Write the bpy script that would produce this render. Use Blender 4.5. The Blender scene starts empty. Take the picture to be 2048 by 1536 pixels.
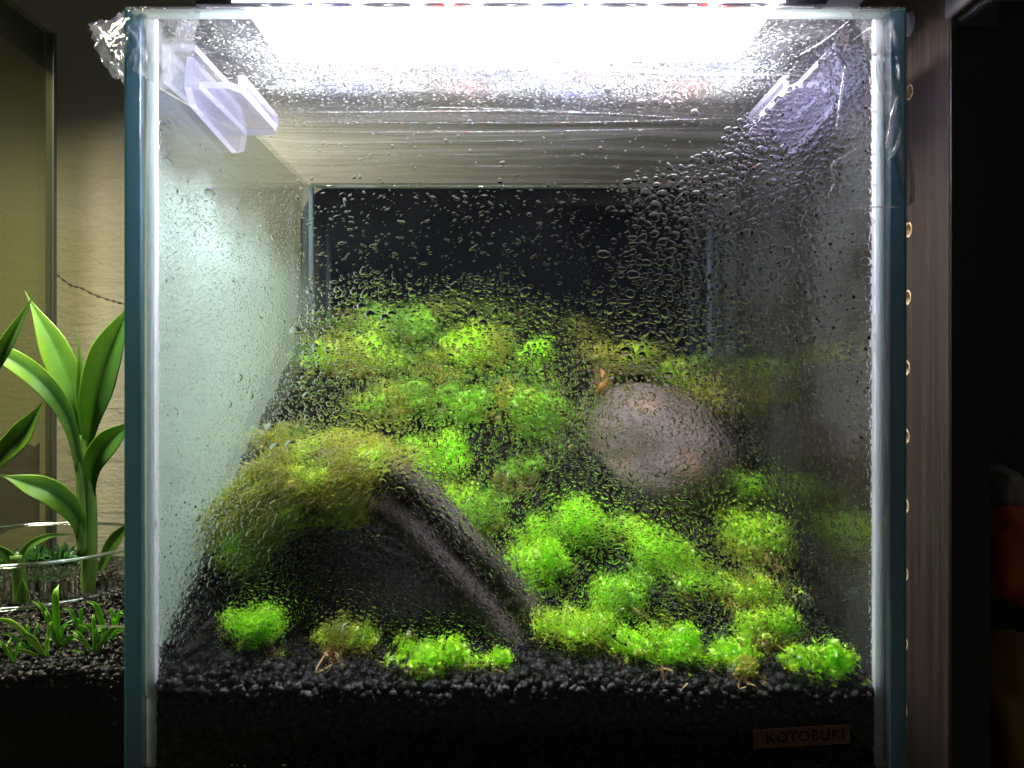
import bpy, bmesh, math, random
import numpy as np
from mathutils import Vector, Matrix, noise

# ------------------------------------------------------------------ camera, world, exposure
SC = bpy.context.scene
COL = SC.collection
CAMX, CAMY, CAMZ = -0.0042, -0.34, 0.1555
F = 1770.0                                   # focal length in photo pixels (2048 wide)
cam_d = bpy.data.cameras.new("camera")
cam = bpy.data.objects.new("camera", cam_d)
COL.objects.link(cam)
cam.location = (CAMX, CAMY, CAMZ)
cam.rotation_euler = (math.radians(90), 0, 0)
cam_d.sensor_width = 36.0
cam_d.lens = 36.0 * F / 2048.0
cam_d.shift_x = 15.0 / 2048.0
cam_d.shift_y = -2.0 / 2048.0 * -1
cam_d.clip_start = 0.005
cam_d.clip_end = 20
SC.camera = cam

world = bpy.data.worlds.new("World")
SC.world = world
world.use_nodes = True
bgn = world.node_tree.nodes["Background"]
bgn.inputs[0].default_value = (0.85, 0.8, 0.72, 1)
bgn.inputs[1].default_value = 0.045
SC.view_settings.view_transform = 'Standard'
SC.view_settings.look = 'None'
SC.view_settings.exposure = 0.0
SC.view_settings.gamma = 1.0
SC.render.engine = 'CYCLES'
CY = SC.cycles
CY.max_bounces = 14
CY.transparent_max_bounces = 32
CY.transmission_bounces = 10
CY.glossy_bounces = 5
CY.diffuse_bounces = 4
CY.caustics_reflective = False
CY.caustics_refractive = False
CY.sample_clamp_indirect = 3.0
CY.use_denoising = True
SC.render.film_transparent = False

LED_POWER = 30.0
# lamp hanging over the neighbouring planted tray (its fixture is above the frame)
ld = bpy.data.lights.new("tray_lamp", 'AREA')
ld.shape = 'RECTANGLE'; ld.size = 0.16; ld.size_y = 0.05
ld.energy = 3.7
ld.spread = math.radians(125)
ld.color = (1.0, 0.93, 0.70)
lo = bpy.data.objects.new("tray_lamp", ld); COL.objects.link(lo)
lo.location = (-0.35, 0.10, 0.46)
lo.rotation_euler = (math.radians(12), math.radians(-8), 0)

RNG = np.random.default_rng(7)
random.seed(7)

# ------------------------------------------------------------------ helpers
def P(px, py, d):
    return Vector((CAMX + (px - 1009.0) * d / F, CAMY + d, CAMZ - (py - 770.0) * d / F))

def tag(o, label=None, cat=None, group=None, kind=None):
    if label: o["label"] = label
    if cat: o["category"] = cat
    if group: o["group"] = group
    if kind: o["kind"] = kind
    return o

def empty(name, loc=(0, 0, 0), label=None, cat=None, group=None):
    o = bpy.data.objects.new(name, None)
    COL.objects.link(o); o.location = loc
    o.empty_display_size = 0.01
    return tag(o, label, cat, group)

def link(name, me, mat=None, parent=None, smooth=False):
    o = bpy.data.objects.new(name, me)
    COL.objects.link(o)
    if mat is not None:
        me.materials.append(mat)
    if smooth:
        me.shade_smooth()
    if parent is not None:
        o.parent = parent
        o.matrix_parent_inverse = Matrix.Translation(parent.location).inverted()
    return o

def mesh_np(name, verts, faces, cols=None):
    me = bpy.data.meshes.new(name)
    verts = np.asarray(verts, dtype=np.float32); faces = np.asarray(faces, dtype=np.int32)
    n, k = faces.shape
    me.vertices.add(len(verts)); me.vertices.foreach_set("co", verts.ravel())
    me.loops.add(n * k); me.loops.foreach_set("vertex_index", faces.ravel())
    me.polygons.add(n)
    me.polygons.foreach_set("loop_start", np.arange(0, n * k, k, dtype=np.int32))
    me.update(calc_edges=True)
    if cols is not None:
        a = me.color_attributes.new("col", 'FLOAT_COLOR', 'POINT')
        c = np.ones((len(verts), 4), dtype=np.float32); c[:, :3] = cols
        a.data.foreach_set("color", c.ravel())
    return me

def bm_mesh(name, bm):
    me = bpy.data.meshes.new(name)
    bmesh.ops.recalc_face_normals(bm, faces=bm.faces)
    bm.to_mesh(me); bm.free()
    return me

def add_box(bm, lo, hi, bevel=0.0, segs=2):
    r = bmesh.ops.create_cube(bm, size=1.0)
    vs = r["verts"]
    lo = Vector(lo); hi = Vector(hi)
    for v in vs:
        v.co = Vector(((lo[i] + hi[i]) / 2 + v.co[i] * (hi[i] - lo[i]) for i in range(3)))
    if bevel:
        es = list({e for v in vs for e in v.link_edges})
        bmesh.ops.bevel(bm, geom=es, offset=bevel, segments=segs, affect='EDGES', profile=0.5)

def box(name, lo, hi, mat, parent=None, bevel=0.0, smooth=False):
    bm = bmesh.new(); add_box(bm, lo, hi, bevel)
    return link(name, bm_mesh(name, bm), mat, parent, smooth)

def tube_mesh(name, pts, radii, seg=10, caps=True):
    pts = [Vector(p) for p in pts]
    V, Fc = [], []
    up = Vector((0, -1, 0.2)).normalized()
    for i, p in enumerate(pts):
        t = (pts[min(i + 1, len(pts) - 1)] - pts[max(i - 1, 0)]).normalized()
        a = t.cross(up)
        if a.length < 1e-4: a = t.cross(Vector((1, 0, 0)))
        a.normalize(); b = t.cross(a).normalized()
        for k in range(seg):
            th = 2 * math.pi * k / seg
            V.append(p + (a * math.cos(th) + b * math.sin(th)) * radii[i])
    n = len(pts)
    for i in range(n - 1):
        for k in range(seg):
            k2 = (k + 1) % seg
            Fc.append((i * seg + k, i * seg + k2, (i + 1) * seg + k2, (i + 1) * seg + k))
    if caps:
        Fc.append(tuple(range(seg))[::-1]); Fc.append(tuple((n - 1) * seg + k for k in range(seg)))
    me = bpy.data.meshes.new(name); me.from_pydata(V, [], Fc); me.update()
    me.shade_smooth()
    return me

def catmull(pts, n):
    pts = [Vector(p) for p in pts]
    pts = [2 * pts[0] - pts[1]] + pts + [2 * pts[-1] - pts[-2]]
    out = []
    m = len(pts) - 3
    for j in range(n):
        u = j / (n - 1) * m; i = min(int(u), m - 1); t = u - i
        p0, p1, p2, p3 = pts[i:i + 4]
        out.append(0.5 * ((2 * p1) + (p2 - p0) * t + (2 * p0 - 5 * p1 + 4 * p2 - p3) * t * t + (3 * p1 - p0 - 3 * p2 + p3) * t ** 3))
    return out

def sstep0(a, b, x):
    t = min(1, max(0, (x - a) / (b - a))); return t * t * (3 - 2 * t)

def fbm(v, o=4):
    return noise.fractal(v, 1.0, 2.0, o)

# ------------------------------------------------------------------ materials
class NT:
    def __init__(s, name):
        s.m = bpy.data.materials.new(name); s.m.use_nodes = True
        s.t = s.m.node_tree; s.t.nodes.clear()
        s.out = s.n('ShaderNodeOutputMaterial')
    def n(s, typ, props=None, **ins):
        nd = s.t.nodes.new(typ)
        for k, v in (props or {}).items(): setattr(nd, k, v)
        for k, v in ins.items():
            key = int(k[1:]) if k[0] == 'i' and k[1:].isdigit() else k.replace('_', ' ')
            s.set(nd.inputs[key], v)
        return nd
    def set(s, sock, v):
        if isinstance(v, bpy.types.NodeSocket): s.t.links.new(v, sock)
        elif isinstance(v, bpy.types.Node): s.t.links.new(v.outputs[0], sock)
        else:
            if isinstance(v, (tuple, list)) and len(v) == 3 and sock.type == 'RGBA': v = (*v, 1)
            sock.default_value = v
    def math(s, op, a, b=None, c=None, clamp=False):
        nd = s.t.nodes.new('ShaderNodeMath'); nd.operation = op; nd.use_clamp = clamp
        for i, v in enumerate((a, b, c)):
            if v is not None: s.set(nd.inputs[i], v)
        return nd.outputs[0]
    def ramp(s, fac, stops, interp='LINEAR'):
        nd = s.t.nodes.new('ShaderNodeValToRGB'); s.set(nd.inputs[0], fac)
        cr = nd.color_ramp; cr.interpolation = interp
        while len(cr.elements) < len(stops): cr.elements.new(0.5)
        for e, (p, c) in zip(cr.elements, stops):
            e.position = p; e.color = (*c, 1) if len(c) == 3 else c
        return nd.outputs[0]
    def mixc(s, f, a, b, blend='MIX'):
        nd = s.t.nodes.new('ShaderNodeMix'); nd.data_type = 'RGBA'; nd.blend_type = blend
        s.set(nd.inputs[0], f); s.set(nd.inputs[6], a); s.set(nd.inputs[7], b)
        return nd.outputs[2]
    def mixs(s, f, a, b):
        nd = s.t.nodes.new('ShaderNodeMixShader'); s.set(nd.inputs[0], f)
        s.set(nd.inputs[1], a); s.set(nd.inputs[2], b)
        return nd.outputs[0]
    def coord(s): return s.n('ShaderNodeTexCoord').outputs['Object']
    def mapped(s, scale=(1, 1, 1), rot=(0, 0, 0)):
        return s.n('ShaderNodeMapping', Vector=s.coord(), Scale=scale, Rotation=rot).outputs[0]
    def noise(s, vec, scale, detail=4, rough=0.5, dist=0.0):
        return s.n('ShaderNodeTexNoise', Vector=vec, Scale=scale, Detail=detail, Roughness=rough, Distortion=dist).outputs[0]
    def bump(s, h, strength=0.3, dist=0.001):
        return s.n('ShaderNodeBump', Height=h, Strength=strength, Distance=dist).outputs[0]
    def schlick(s, f0=0.04, normal=None):
        g = s.n('ShaderNodeNewGeometry')
        d = s.n('ShaderNodeVectorMath', {'operation': 'DOT_PRODUCT'}, i0=normal if normal is not None else g.outputs['Normal'], i1=g.outputs['Incoming']).outputs['Value']
        c = s.math('ABSOLUTE', d)
        k = s.math('POWER', s.math('SUBTRACT', 1.0, c, clamp=True), 5.0)
        return s.math('ADD', s.math('MULTIPLY', k, 1 - f0), f0, clamp=True)
    def done(s, sh):
        s.set(s.out.inputs[0], sh); return s.m

def principled(name, color, rough=0.5, metal=0.0, spec=0.5, bump=None, vary=None, coat=0.0, ior=1.45):
    t = NT(name)
    c = color
    if vary:
        sc, amt = vary
        f = t.noise(t.coord(), sc, 5, 0.6)
        c = t.mixc(t.ramp(f, [(0.3, (0, 0, 0)), (0.7, (1, 1, 1))]), tuple(x * (1 - amt) for x in color), tuple(min(1, x * (1 + amt)) for x in color))
    p = t.n('ShaderNodeBsdfPrincipled', Roughness=rough, Metallic=metal)
    t.set(p.inputs['Base Color'], c)
    p.inputs['Specular IOR Level'].default_value = spec
    p.inputs['Coat Weight'].default_value = coat
    if bump:
        sc, st, ds = bump
        t.set(p.inputs['Normal'], t.bump(t.noise(t.coord(), sc, 5, 0.6), st, ds))
    return t.done(p)

def glass_pane(name, tint=(0.93, 0.965, 0.95), f0=0.035, rough=0.0, scratches=0.0):
    t = NT(name)
    tr = t.n('ShaderNodeBsdfTransparent', Color=tint)
    gl = t.n('ShaderNodeBsdfGlossy', Color=(1, 1, 1), Roughness=rough)
    return t.done(t.mixs(t.schlick(f0), tr, gl))

M_glass = glass_pane("pane_glass")
M_glass_front = glass_pane("front_glass", (0.975, 0.985, 0.98), 0.02)
M_glass_dish = glass_pane("dish_glass", (0.95, 0.97, 0.95), 0.008)

def mat_water():
    t = NT("water")
    g = t.n('ShaderNodeBsdfGlass', Color=(1, 1, 1), Roughness=0.0, IOR=1.33)
    return t.done(g)
M_water = mat_water()

def mat_edge_glass():
    t = NT("glass_edge")
    z = t.n('ShaderNodeSeparateXYZ', Vector=t.coord()).outputs[2]
    n = t.noise(t.mapped((40, 40, 3)), 6.0, 5, 0.7)
    c = t.mixc(n, (0.30, 0.48, 0.58), (0.40, 0.60, 0.68))
    tr = t.n('ShaderNodeBsdfTranslucent', Color=c)
    df = t.n('ShaderNodeBsdfDiffuse', Color=c)
    b = t.mixs(0.35, tr, df)
    gl = t.n('ShaderNodeBsdfGlossy', Color=(1, 1, 1), Roughness=0.12)
    return t.done(t.mixs(t.schlick(0.04), b, gl))
M_edge = mat_edge_glass()

def mat_highlight():
    t = NT('edge_highlight')
    c = (0.30, 0.58, 0.62)
    return t.done(t.mixs(0.5, t.n('ShaderNodeBsdfTranslucent', Color=c), t.n('ShaderNodeBsdfDiffuse', Color=c)))
M_highlight = mat_highlight()

def mat_silicone():
    t = NT("silicone")
    n = t.noise(t.mapped((30, 30, 4)), 5.0, 4, 0.6)
    c = t.mixc(n, (0.72, 0.85, 0.98), (0.82, 0.92, 1.0))
    p = t.n('ShaderNodeBsdfPrincipled', Roughness=0.4)
    t.set(p.inputs['Base Color'], c)
    p.inputs['Subsurface Weight'].default_value = 1.0
    p.inputs['Subsurface Radius'].default_value = (1, 1, 1)
    p.inputs['Subsurface Scale'].default_value = 0.006
    return t.done(p)
M_sil = mat_silicone()
M_silb = principled('dark_silicone', (0.10, 0.16, 0.21), 0.5)  # darker, bluer silicone for the back corners

def mat_mist(name, color, lo, hi, scale, grad=None, speck=0.0, clearing=None):
    """fine condensation: part of the surface is white micro droplets, the rest clear glass"""
    t = NT(name)
    co = t.coord()
    big = t.noise(co, scale, 5, 0.6)
    fine = t.noise(co, 900.0, 3, 0.7)
    f = t.math('MULTIPLY_ADD', t.math('SUBTRACT', big, 0.5), 0.6, (lo + hi) / 2)
    f = t.math('MULTIPLY', f, t.math('MULTIPLY_ADD', fine, 0.8, 0.6))
    if grad is not None:
        f = t.math('MULTIPLY', f, grad(t, co))
    f = t.math('MINIMUM', t.math('MAXIMUM', f, 0.0), hi)
    vor = t.n('ShaderNodeTexVoronoi', Vector=co, Scale=700.0).outputs['Distance']
    nrm = t.bump(t.math('ADD', vor, fine), 0.6, 0.0006)
    tr = t.n('ShaderNodeBsdfTransparent', Color=(1, 1, 1))
    df = t.n('ShaderNodeBsdfDiffuse', Color=color, Normal=nrm)
    tl = t.n('ShaderNodeBsdfTranslucent', Color=color, Normal=nrm)
    fog = t.mixs(0.45, df, tl)
    gl = t.n('ShaderNodeBsdfGlossy', Color=(1, 1, 1), Roughness=0.25, Normal=nrm)
    fog = t.mixs(0.08, fog, gl)
    return t.done(t.mixs(f, tr, fog))

# ------------------------------------------------------------------ setting: room wall, table
def mat_plaster():
    t = NT("plaster")
    co = t.coord()
    a = t.noise(co, 9.0, 6, 0.6)
    b = t.noise(co, 70.0, 5, 0.65)
    c = t.mixc(a, (0.27, 0.245, 0.175), (0.38, 0.355, 0.275))
    c = t.mixc(t.ramp(b, [(0.45, (0, 0, 0)), (0.75, (0.35, 0.35, 0.35))]), c, (0.30, 0.26, 0.20))
    trow = t.noise(t.mapped((1, 1, 3.5)), 22.0, 6, 0.6, 0.8)
    h = t.math('ADD', t.math('MULTIPLY', trow, 1.0), t.math('MULTIPLY', t.noise(co, 160.0, 4, 0.6), 0.5))
    p = t.n('ShaderNodeBsdfPrincipled', Roughness=0.9, Normal=t.bump(h, 0.8, 0.003))
    t.set(p.inputs['Base Color'], c)
    return t.done(p)
M_plaster = mat_plaster()
WALL_Y = 0.40
wall = tag(box("room_wall", (-1.2, WALL_Y, -0.3), (1.2, WALL_Y + 0.1, 1.2), M_plaster), kind="structure")
crack_pts = [P(108, 545, 0.738), P(118, 556, 0.738), P(140, 568, 0.738), P(160, 577, 0.738), P(185, 588, 0.738), P(215, 598, 0.738), P(235, 606, 0.738), P(262, 612, 0.738)]
M_crack = principled("crack_shade", (0.10, 0.08, 0.06), 0.95)
crk = link("crack", tube_mesh("crack", catmull([p + Vector((0, 0.0022 + 0.0002 * (i % 2), 0.0008 * math.sin(i * 2.4))) for i, p in enumerate(crack_pts)], 40),
     [0.0009 + 0.0004 * math.sin(j * 1.9) for j in range(40)], 6), M_crack, wall)
M_table = principled("dark_table", (0.02, 0.018, 0.016), 0.5)
tag(box("table_top", (-0.9, -0.06, -0.04), (0.152, WALL_Y, -0.0005), M_table), kind="structure")

# ------------------------------------------------------------------ main glass tank
T = 0.0055
tank = empty("glass_tank", (0, 0.15, 0), "cube shaped rimless glass tank with misted walls holding the moss slope", "terrarium")
box("front_pane", (-0.1435, 0.0, 0.0055), (0.1435, 0.005, 0.2995), M_glass_front, tank)
box("back_pane", (-0.1435, 0.2945, 0.0055), (0.1435, 0.2995, 0.2995), glass_pane("wet_back_glass", (0.9, 0.93, 0.92), 0.001, 0.5), tank)
for sx in (-1, 1):
    xo, xi = sx * 0.15, sx * 0.1445
    box("side_pane", (min(xo, xi), 0.0052, 0.0055), (max(xo, xi), 0.2995, 0.2995), M_glass, tank)
    # the thick front edge of the side pane, deep blue where one looks along the glass
    box("polished_edge", (min(sx * 0.15, sx * 0.1442), 0.0, 0.0), (max(sx * 0.15, sx * 0.1442), 0.0050, 0.3), M_edge, tank, bevel=0.0006)
    box('edge_highlight', (min(sx * 0.1501, sx * 0.1494), -0.0003, 0.0), (max(sx * 0.1501, sx * 0.1494), 0.0048, 0.3), M_highlight, tank)  # highlight along the glass edge, put into the colour of a paler strip
    # silicone bead inside the front corner and the back corner
    bm = bmesh.new()
    add_box(bm, (min(sx * 0.1440, sx * 0.1402), 0.0052, 0.006), (max(sx * 0.1440, sx * 0.1402), 0.0085, 0.299), 0.0006)
    link("silicone_bead", bm_mesh("silicone_bead", bm), M_sil, tank)
    bm = bmesh.new()
    add_box(bm, (min(sx * 0.1440, sx * 0.1405), 0.2905, 0.006), (max(sx * 0.1440, sx * 0.1405), 0.2940, 0.297), 0.001)
    link("silicone_bead", bm_mesh("silicone_bead", bm), M_silb, tank)
box("bottom_pane", (-0.1498, 0.0002, 0.0), (0.1498, 0.2994, 0.0053), M_glass, tank)

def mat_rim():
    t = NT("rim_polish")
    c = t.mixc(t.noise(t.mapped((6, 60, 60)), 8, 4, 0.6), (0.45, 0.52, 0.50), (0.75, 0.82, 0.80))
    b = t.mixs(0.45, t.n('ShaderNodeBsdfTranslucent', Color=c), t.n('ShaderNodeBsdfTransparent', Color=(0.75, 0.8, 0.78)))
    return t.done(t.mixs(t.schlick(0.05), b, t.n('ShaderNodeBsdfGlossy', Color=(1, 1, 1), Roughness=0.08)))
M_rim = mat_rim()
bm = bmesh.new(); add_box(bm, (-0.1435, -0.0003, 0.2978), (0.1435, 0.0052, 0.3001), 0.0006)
link("front_rim", bm_mesh("front_rim", bm), M_rim, tank, True)  # pale strip standing for film fold and edge reflection, put into its colour
bm = bmesh.new(); add_box(bm, (-0.1435, 0.2925, 0.2972), (0.1435, 0.2998, 0.3001), 0.0012, 4)
link("back_rim", bm_mesh("back_rim", bm), M_rim, tank, True)

_t = NT("glint_bar")
M_glint = _t.done(_t.mixs(0.5, _t.n('ShaderNodeBsdfTransparent', Color=(0.8, 0.85, 0.83)), _t.n('ShaderNodeBsdfGlossy', Color=(1, 1, 1), Roughness=0.04)))
link("glint_bar", tube_mesh("glint_bar", [Vector((-0.138 + 0.276 * k / 20, 0.2908, 0.2972)) for k in range(21)], [0.0014] * 21, 16), M_glint, tank)  # rounded mirror bar added along the back rim to catch the LED glints

# black sheet behind the back pane, rounded at its top corners
M_black = principled("black_sheet", (0.003, 0.0045, 0.008), 0.8, spec=0.02, bump=(14, 0.25, 0.002))
def rounded_sheet(x0, x1, z0, z1, y0, y1, r):
    bm = bmesh.new()
    pts = [(x0, z0), (x1, z0)]
    for k in range(9):
        a = k / 8 * math.pi / 2; pts.append((x1 - r + r * math.cos(a), z1 - r + r * math.sin(a)))
    for k in range(9):
        a = math.pi / 2 + k / 8 * math.pi / 2; pts.append((x0 + r + r * math.cos(a), z1 - r + r * math.sin(a)))
    f = bm.faces.new([bm.verts.new((x, y0, z)) for x, z in pts])
    r_ = bmesh.ops.extrude_face_region(bm, geom=[f])
    for v in r_["geom"]:
        if isinstance(v, bmesh.types.BMVert): v.co.y = y1
    return bm
link("backing_sheet", bm_mesh("backing_sheet", rounded_sheet(-0.1515, 0.146, 0.0, 0.2995, 0.3003, 0.306, 0.026)), M_black, tank)

# maker's label stuck on the outside of the front pane
M_lab = principled("label_paper", (0.24, 0.125, 0.075), 0.6, vary=(300, 0.25))
M_ink = principled("label_ink", (0.035, 0.02, 0.015), 0.6)
c0 = P(1603, 1473, 0.34)
bm = bmesh.new(); add_box(bm, (-0.0186, -0.00016, -0.0037), (0.0186, 0.0, 0.0037), 0.00005, 1)
lab = link("maker_label", bm_mesh("maker_label", bm), M_lab, tank)
lab.matrix_parent_inverse = Matrix.Translation(tank.location).inverted()
lab.location = (c0.x, -0.00005, c0.z); lab.rotation_euler = (0, math.radians(-3.2), 0)
cu = bpy.data.curves.new("lettering", 'FONT'); cu.body = "KOTOBUKI"; cu.size = 0.0060; cu.space_character = 1.12
cu.align_x = 'CENTER'; cu.align_y = 'CENTER'; cu.extrude = 0.00004; cu.offset = 0.00012
tmp = bpy.data.objects.new("tmp", cu); COL.objects.link(tmp)
dg = bpy.context.evaluated_depsgraph_get()
me = bpy.data.meshes.new_from_object(tmp.evaluated_get(dg)); bpy.data.objects.remove(tmp)
me.materials.clear()
let = bpy.data.objects.new("lettering", me); me.materials.append(M_ink); COL.objects.link(let)
let.parent = lab; let.rotation_euler = (math.radians(90), 0, 0); let.location = (0.0015, -0.00022, 0)
let.scale = (0.92, 0.92, 1)

# ------------------------------------------------------------------ soil slope
def interp(v, xs, ys): return float(np.interp(v, xs, ys))
def soil_h(x, y):
    l = np.interp(y, [0, 0.06, 0.13, 0.21, 0.295], [0.036, 0.072, 0.116, 0.160, 0.2])
    m = np.interp(y, [0, 0.05, 0.11, 0.19, 0.265, 0.295], [0.036, 0.049, 0.088, 0.150, 0.196, 0.204])
    r = np.interp(y, [0, 0.05, 0.12, 0.2, 0.295], [0.034, 0.043, 0.068, 0.107, 0.152])
    u = x / 0.1435
    um = 0.15
    if u < um:
        k = (u + 1) / (1 + um); a, b = l, m
        k = k * k * (3 - 2 * k)
        # front left is low and flat away from the wall
        fl = np.interp(y, [0, 0.07, 0.13, 0.19, 0.24, 0.29], [0.036, 0.043, 0.06, 0.135, 0.19, 0.215])
        w = max(0.0, 1 - abs(u + 0.45) / 0.5)
        base = a + (b - a) * k
        h = base + (min(base, fl) - base) * min(1, w * 1.3)
    else:
        k = (u - um) / (1 - um); k = k * k * (3 - 2 * k)
        h = m + (r - m) * k
    h -= 0.012 * math.exp(-((x + 0.082) / 0.03) ** 2 - ((y - 0.10) / 0.028) ** 2)
    h += 0.010 * math.exp(-((x + 0.045) / 0.06) ** 2 - ((y - 0.28) / 0.05) ** 2)
    e = 0.0035 * noise.noise(Vector((x * 28, y * 28, 1.3))) + 0.0016 * noise.noise(Vector((x * 90, y * 90, 4)))
    return float(h + e * min(1.0, (y + 0.004) / 0.03))

def on_soil(px, py):
    d = 0.346
    while d < 0.636:
        p = P(px, py, d)
        if p.z <= soil_h(p.x, p.y): return p
        d += 0.001
    return P(px, py, 0.632)

M_soil_base = principled("soil_base", (0.004, 0.0036, 0.0034), 0.8, spec=0.1)
nx, ny = 70, 70
xs = np.linspace(-0.1432, 0.1432, nx); ys = np.linspace(0.0098, 0.2935, ny)
SH = np.array([[soil_h(x, y) for x in xs] for y in ys])
V = [(x, y, SH[j, i] - 0.0016) for j, y in enumerate(ys) for i, x in enumerate(xs)]
Fq = [(j * nx + i, j * nx + i + 1, (j + 1) * nx + i + 1, (j + 1) * nx + i) for j in range(ny - 1) for i in range(nx - 1)]
b0 = len(V)
V += [(x, ys[0], 0.0056) for x in xs]
Fq += [(b0 + i, b0 + i + 1, i + 1, i) for i in range(nx - 1)]
tag(link("soil", mesh_np("soil", V, Fq), M_soil_base), kind="structure")

def ico_template(sub=1):
    bm = bmesh.new(); bmesh.ops.create_icosphere(bm, subdivisions=sub, radius=1.0)
    v = np.array([p.co[:] for p in bm.verts], dtype=np.float32)
    f = np.array([[q.index for q in fc.verts] for fc in bm.faces], dtype=np.int32)
    bm.free(); return v, f

def blobs(name, centers, radii, mat, sub=2, rough=0.16, squash=0.85, parent=None, colf=None, smooth=True):
    v, f = ico_template(sub)
    n = len(centers)
    centers = np.asarray(centers, dtype=np.float32); radii = np.asarray(radii, dtype=np.float32)
    q = RNG.normal(size=(n, 4)); q /= np.linalg.norm(q, axis=1)[:, None]
    w, x, y, z = q.T
    R = np.stack([1 - 2 * (y * y + z * z), 2 * (x * y - z * w), 2 * (x * z + y * w), 2 * (x * y + z * w), 1 - 2 * (x * x + z * z), 2 * (y * z - x * w),
                  2 * (x * z - y * w), 2 * (y * z + x * w), 1 - 2 * (x * x + y * y)], axis=1).reshape(n, 3, 3)
    lump = RNG.normal(size=(n, 4, 3))
    ph = RNG.uniform(0, 6.28, size=(n, 4))
    d = np.zeros((n, len(v)))
    for k in range(4):
        d += np.sin(np.einsum('vi,ni->nv', v, lump[:, k]) * 1.8 + ph[:, k][:, None])
    rad = 1 + rough * d / 2
    loc = v[None] * rad[..., None] * np.array([1, 1, squash])[None, None]
    loc = np.einsum('nij,nvj->nvi', R, loc) * radii[:, None, None] + centers[:, None]
    faces = (f[None] + (np.arange(n) * len(v))[:, None, None]).reshape(-1, 3)
    cols = None
    if colf is not None:
        cols = np.repeat(colf(n), len(v), axis=0)
    return link(name, mesh_np(name, loc.reshape(-1, 3), faces, cols), mat, parent, smooth)

def mat_granule():
    t = NT("soil_granule")
    a = t.n('ShaderNodeAttribute', {'attribute_name': "col"}).outputs['Color']
    n = t.noise(t.coord(), 1500.0, 3, 0.6)
    c = t.mixc(t.math('MULTIPLY', n, 0.6), a, (0.006, 0.0055, 0.0055))
    p = t.n('ShaderNodeBsdfPrincipled', Roughness=t.ramp(t.noise(t.coord(), 260.0, 2), [(0.38, (0.05, 0.05, 0.05)), (0.62, (0.22, 0.22, 0.22))]), Normal=t.bump(t.noise(t.coord(), 1100.0, 3, 0.6), 0.7, 0.0008))
    t.set(p.inputs['Base Color'], c)
    p.inputs['Specular IOR Level'].default_value = 0.22
    return t.done(p)
M_gran = mat_granule()
n_top = 0
def gran_cols(n):
    b = RNG.uniform(0.002, 0.009, size=(n, 1))
    b[n_top:] = RNG.uniform(0.03, 0.085, size=(max(0, n - n_top), 1))        # dry pellets against the glass
    w = RNG.uniform(0, 1, size=(n, 1))
    return np.concatenate([b * (1 + 0.2 * w), b * (1 + 0.06 * w), b], axis=1)

cs, rs = [], []
step = 0.0031
y = 0.0082
while y < 0.2925:
    x = -0.1418
    while x < 0.1418:
        xx = x + RNG.uniform(-0.001, 0.001); yy = max(0.0078, y + RNG.uniform(-0.001, 0.001))
        cs.append((xx, yy, soil_h(xx, yy) + RNG.uniform(-0.0012, 0.0006))); rs.append(RNG.uniform(0.0012, 0.0026))
        x += step
    y += step * 0.95
n_top = len(cs)
z = 0.0052
while z < 0.040:
    x = -0.1418
    while x < 0.1418:
        if z < soil_h(x, 0.0075) - 0.0012:
            r = RNG.uniform(0.0013, 0.0023)
            cs.append((x + RNG.uniform(-0.0012, 0.0012), 0.0054 + r + RNG.uniform(0, 0.0006), z + RNG.uniform(-0.0011, 0.0011))); rs.append(r)
        x += 0.0024
    z += 0.0022
tag(blobs("soil_granules", cs, rs, M_gran, 2, 0.30, 0.88, None, gran_cols), kind="stuff")

# ------------------------------------------------------------------ moss
def mat_moss(name, transl=0.52):
    t = NT(name)
    a = t.n('ShaderNodeAttribute', {'attribute_name': "col"}).outputs['Color']
    df = t.n('ShaderNodeBsdfDiffuse', Color=a)
    tl = t.n('ShaderNodeBsdfTranslucent', Color=t.mixc(1.0, a, (1.0, 1.0, 0.55), 'MULTIPLY'))
    gl = t.n('ShaderNodeBsdfGlossy', Color=(1, 1, 1), Roughness=0.3)
    return t.done(t.mixs(0.05, t.mixs(transl, df, tl), gl))
M_moss = mat_moss("moss_leaf")

M_straw = principled('straw', (0.50, 0.34, 0.13), 0.6)
def leaf_cloud(centers, normals, sizes, cols, aspect=1.0, curl=0.5, spread=1.0):
    """cupped leaflets: 2x3 grids of vertices, each with its own turn"""
    n = len(centers)
    base = np.array([(-.5, 0, 0.0), (0, 0, 0), (.5, 0, 0), (-.62, .5, .12), (0, .55, -.05), (.62, .5, .12), (-.3, 1.0, .0), (0, 1.1, -.1), (.3, 1.0, .0)], dtype=np.float32)
    base[:, 0] *= aspect
    base[:, 2] += curl * (base[:, 1] ** 2) * 0.7
    nrm = normals + RNG.normal(size=(n, 3)) * spread
    nrm /= np.linalg.norm(nrm, axis=1)[:, None] + 1e-9
    rnd = RNG.normal(size=(n, 3))
    ax = np.cross(nrm, rnd); ax /= np.linalg.norm(ax, axis=1)[:, None] + 1e-9
    bx = np.cross(nrm, ax)
    out = centers[:, None] + sizes[:, None, None] * (base[None, :, 0:1] * ax[:, None] + base[None, :, 1:2] * (0.75 * nrm + 0.66 * bx)[:, None] + base[None, :, 2:3] * (0.75 * bx - .66 * nrm)[:, None])
    q = np.array([(0, 1, 4, 3), (1, 2, 5, 4), (3, 4, 7, 6), (4, 5, 8, 7)])
    faces = (q[None] + (np.arange(n) * 9)[:, None, None]).reshape(-1, 4)
    return out.reshape(-1, 3), faces, np.repeat(cols, 9, axis=0)

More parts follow.
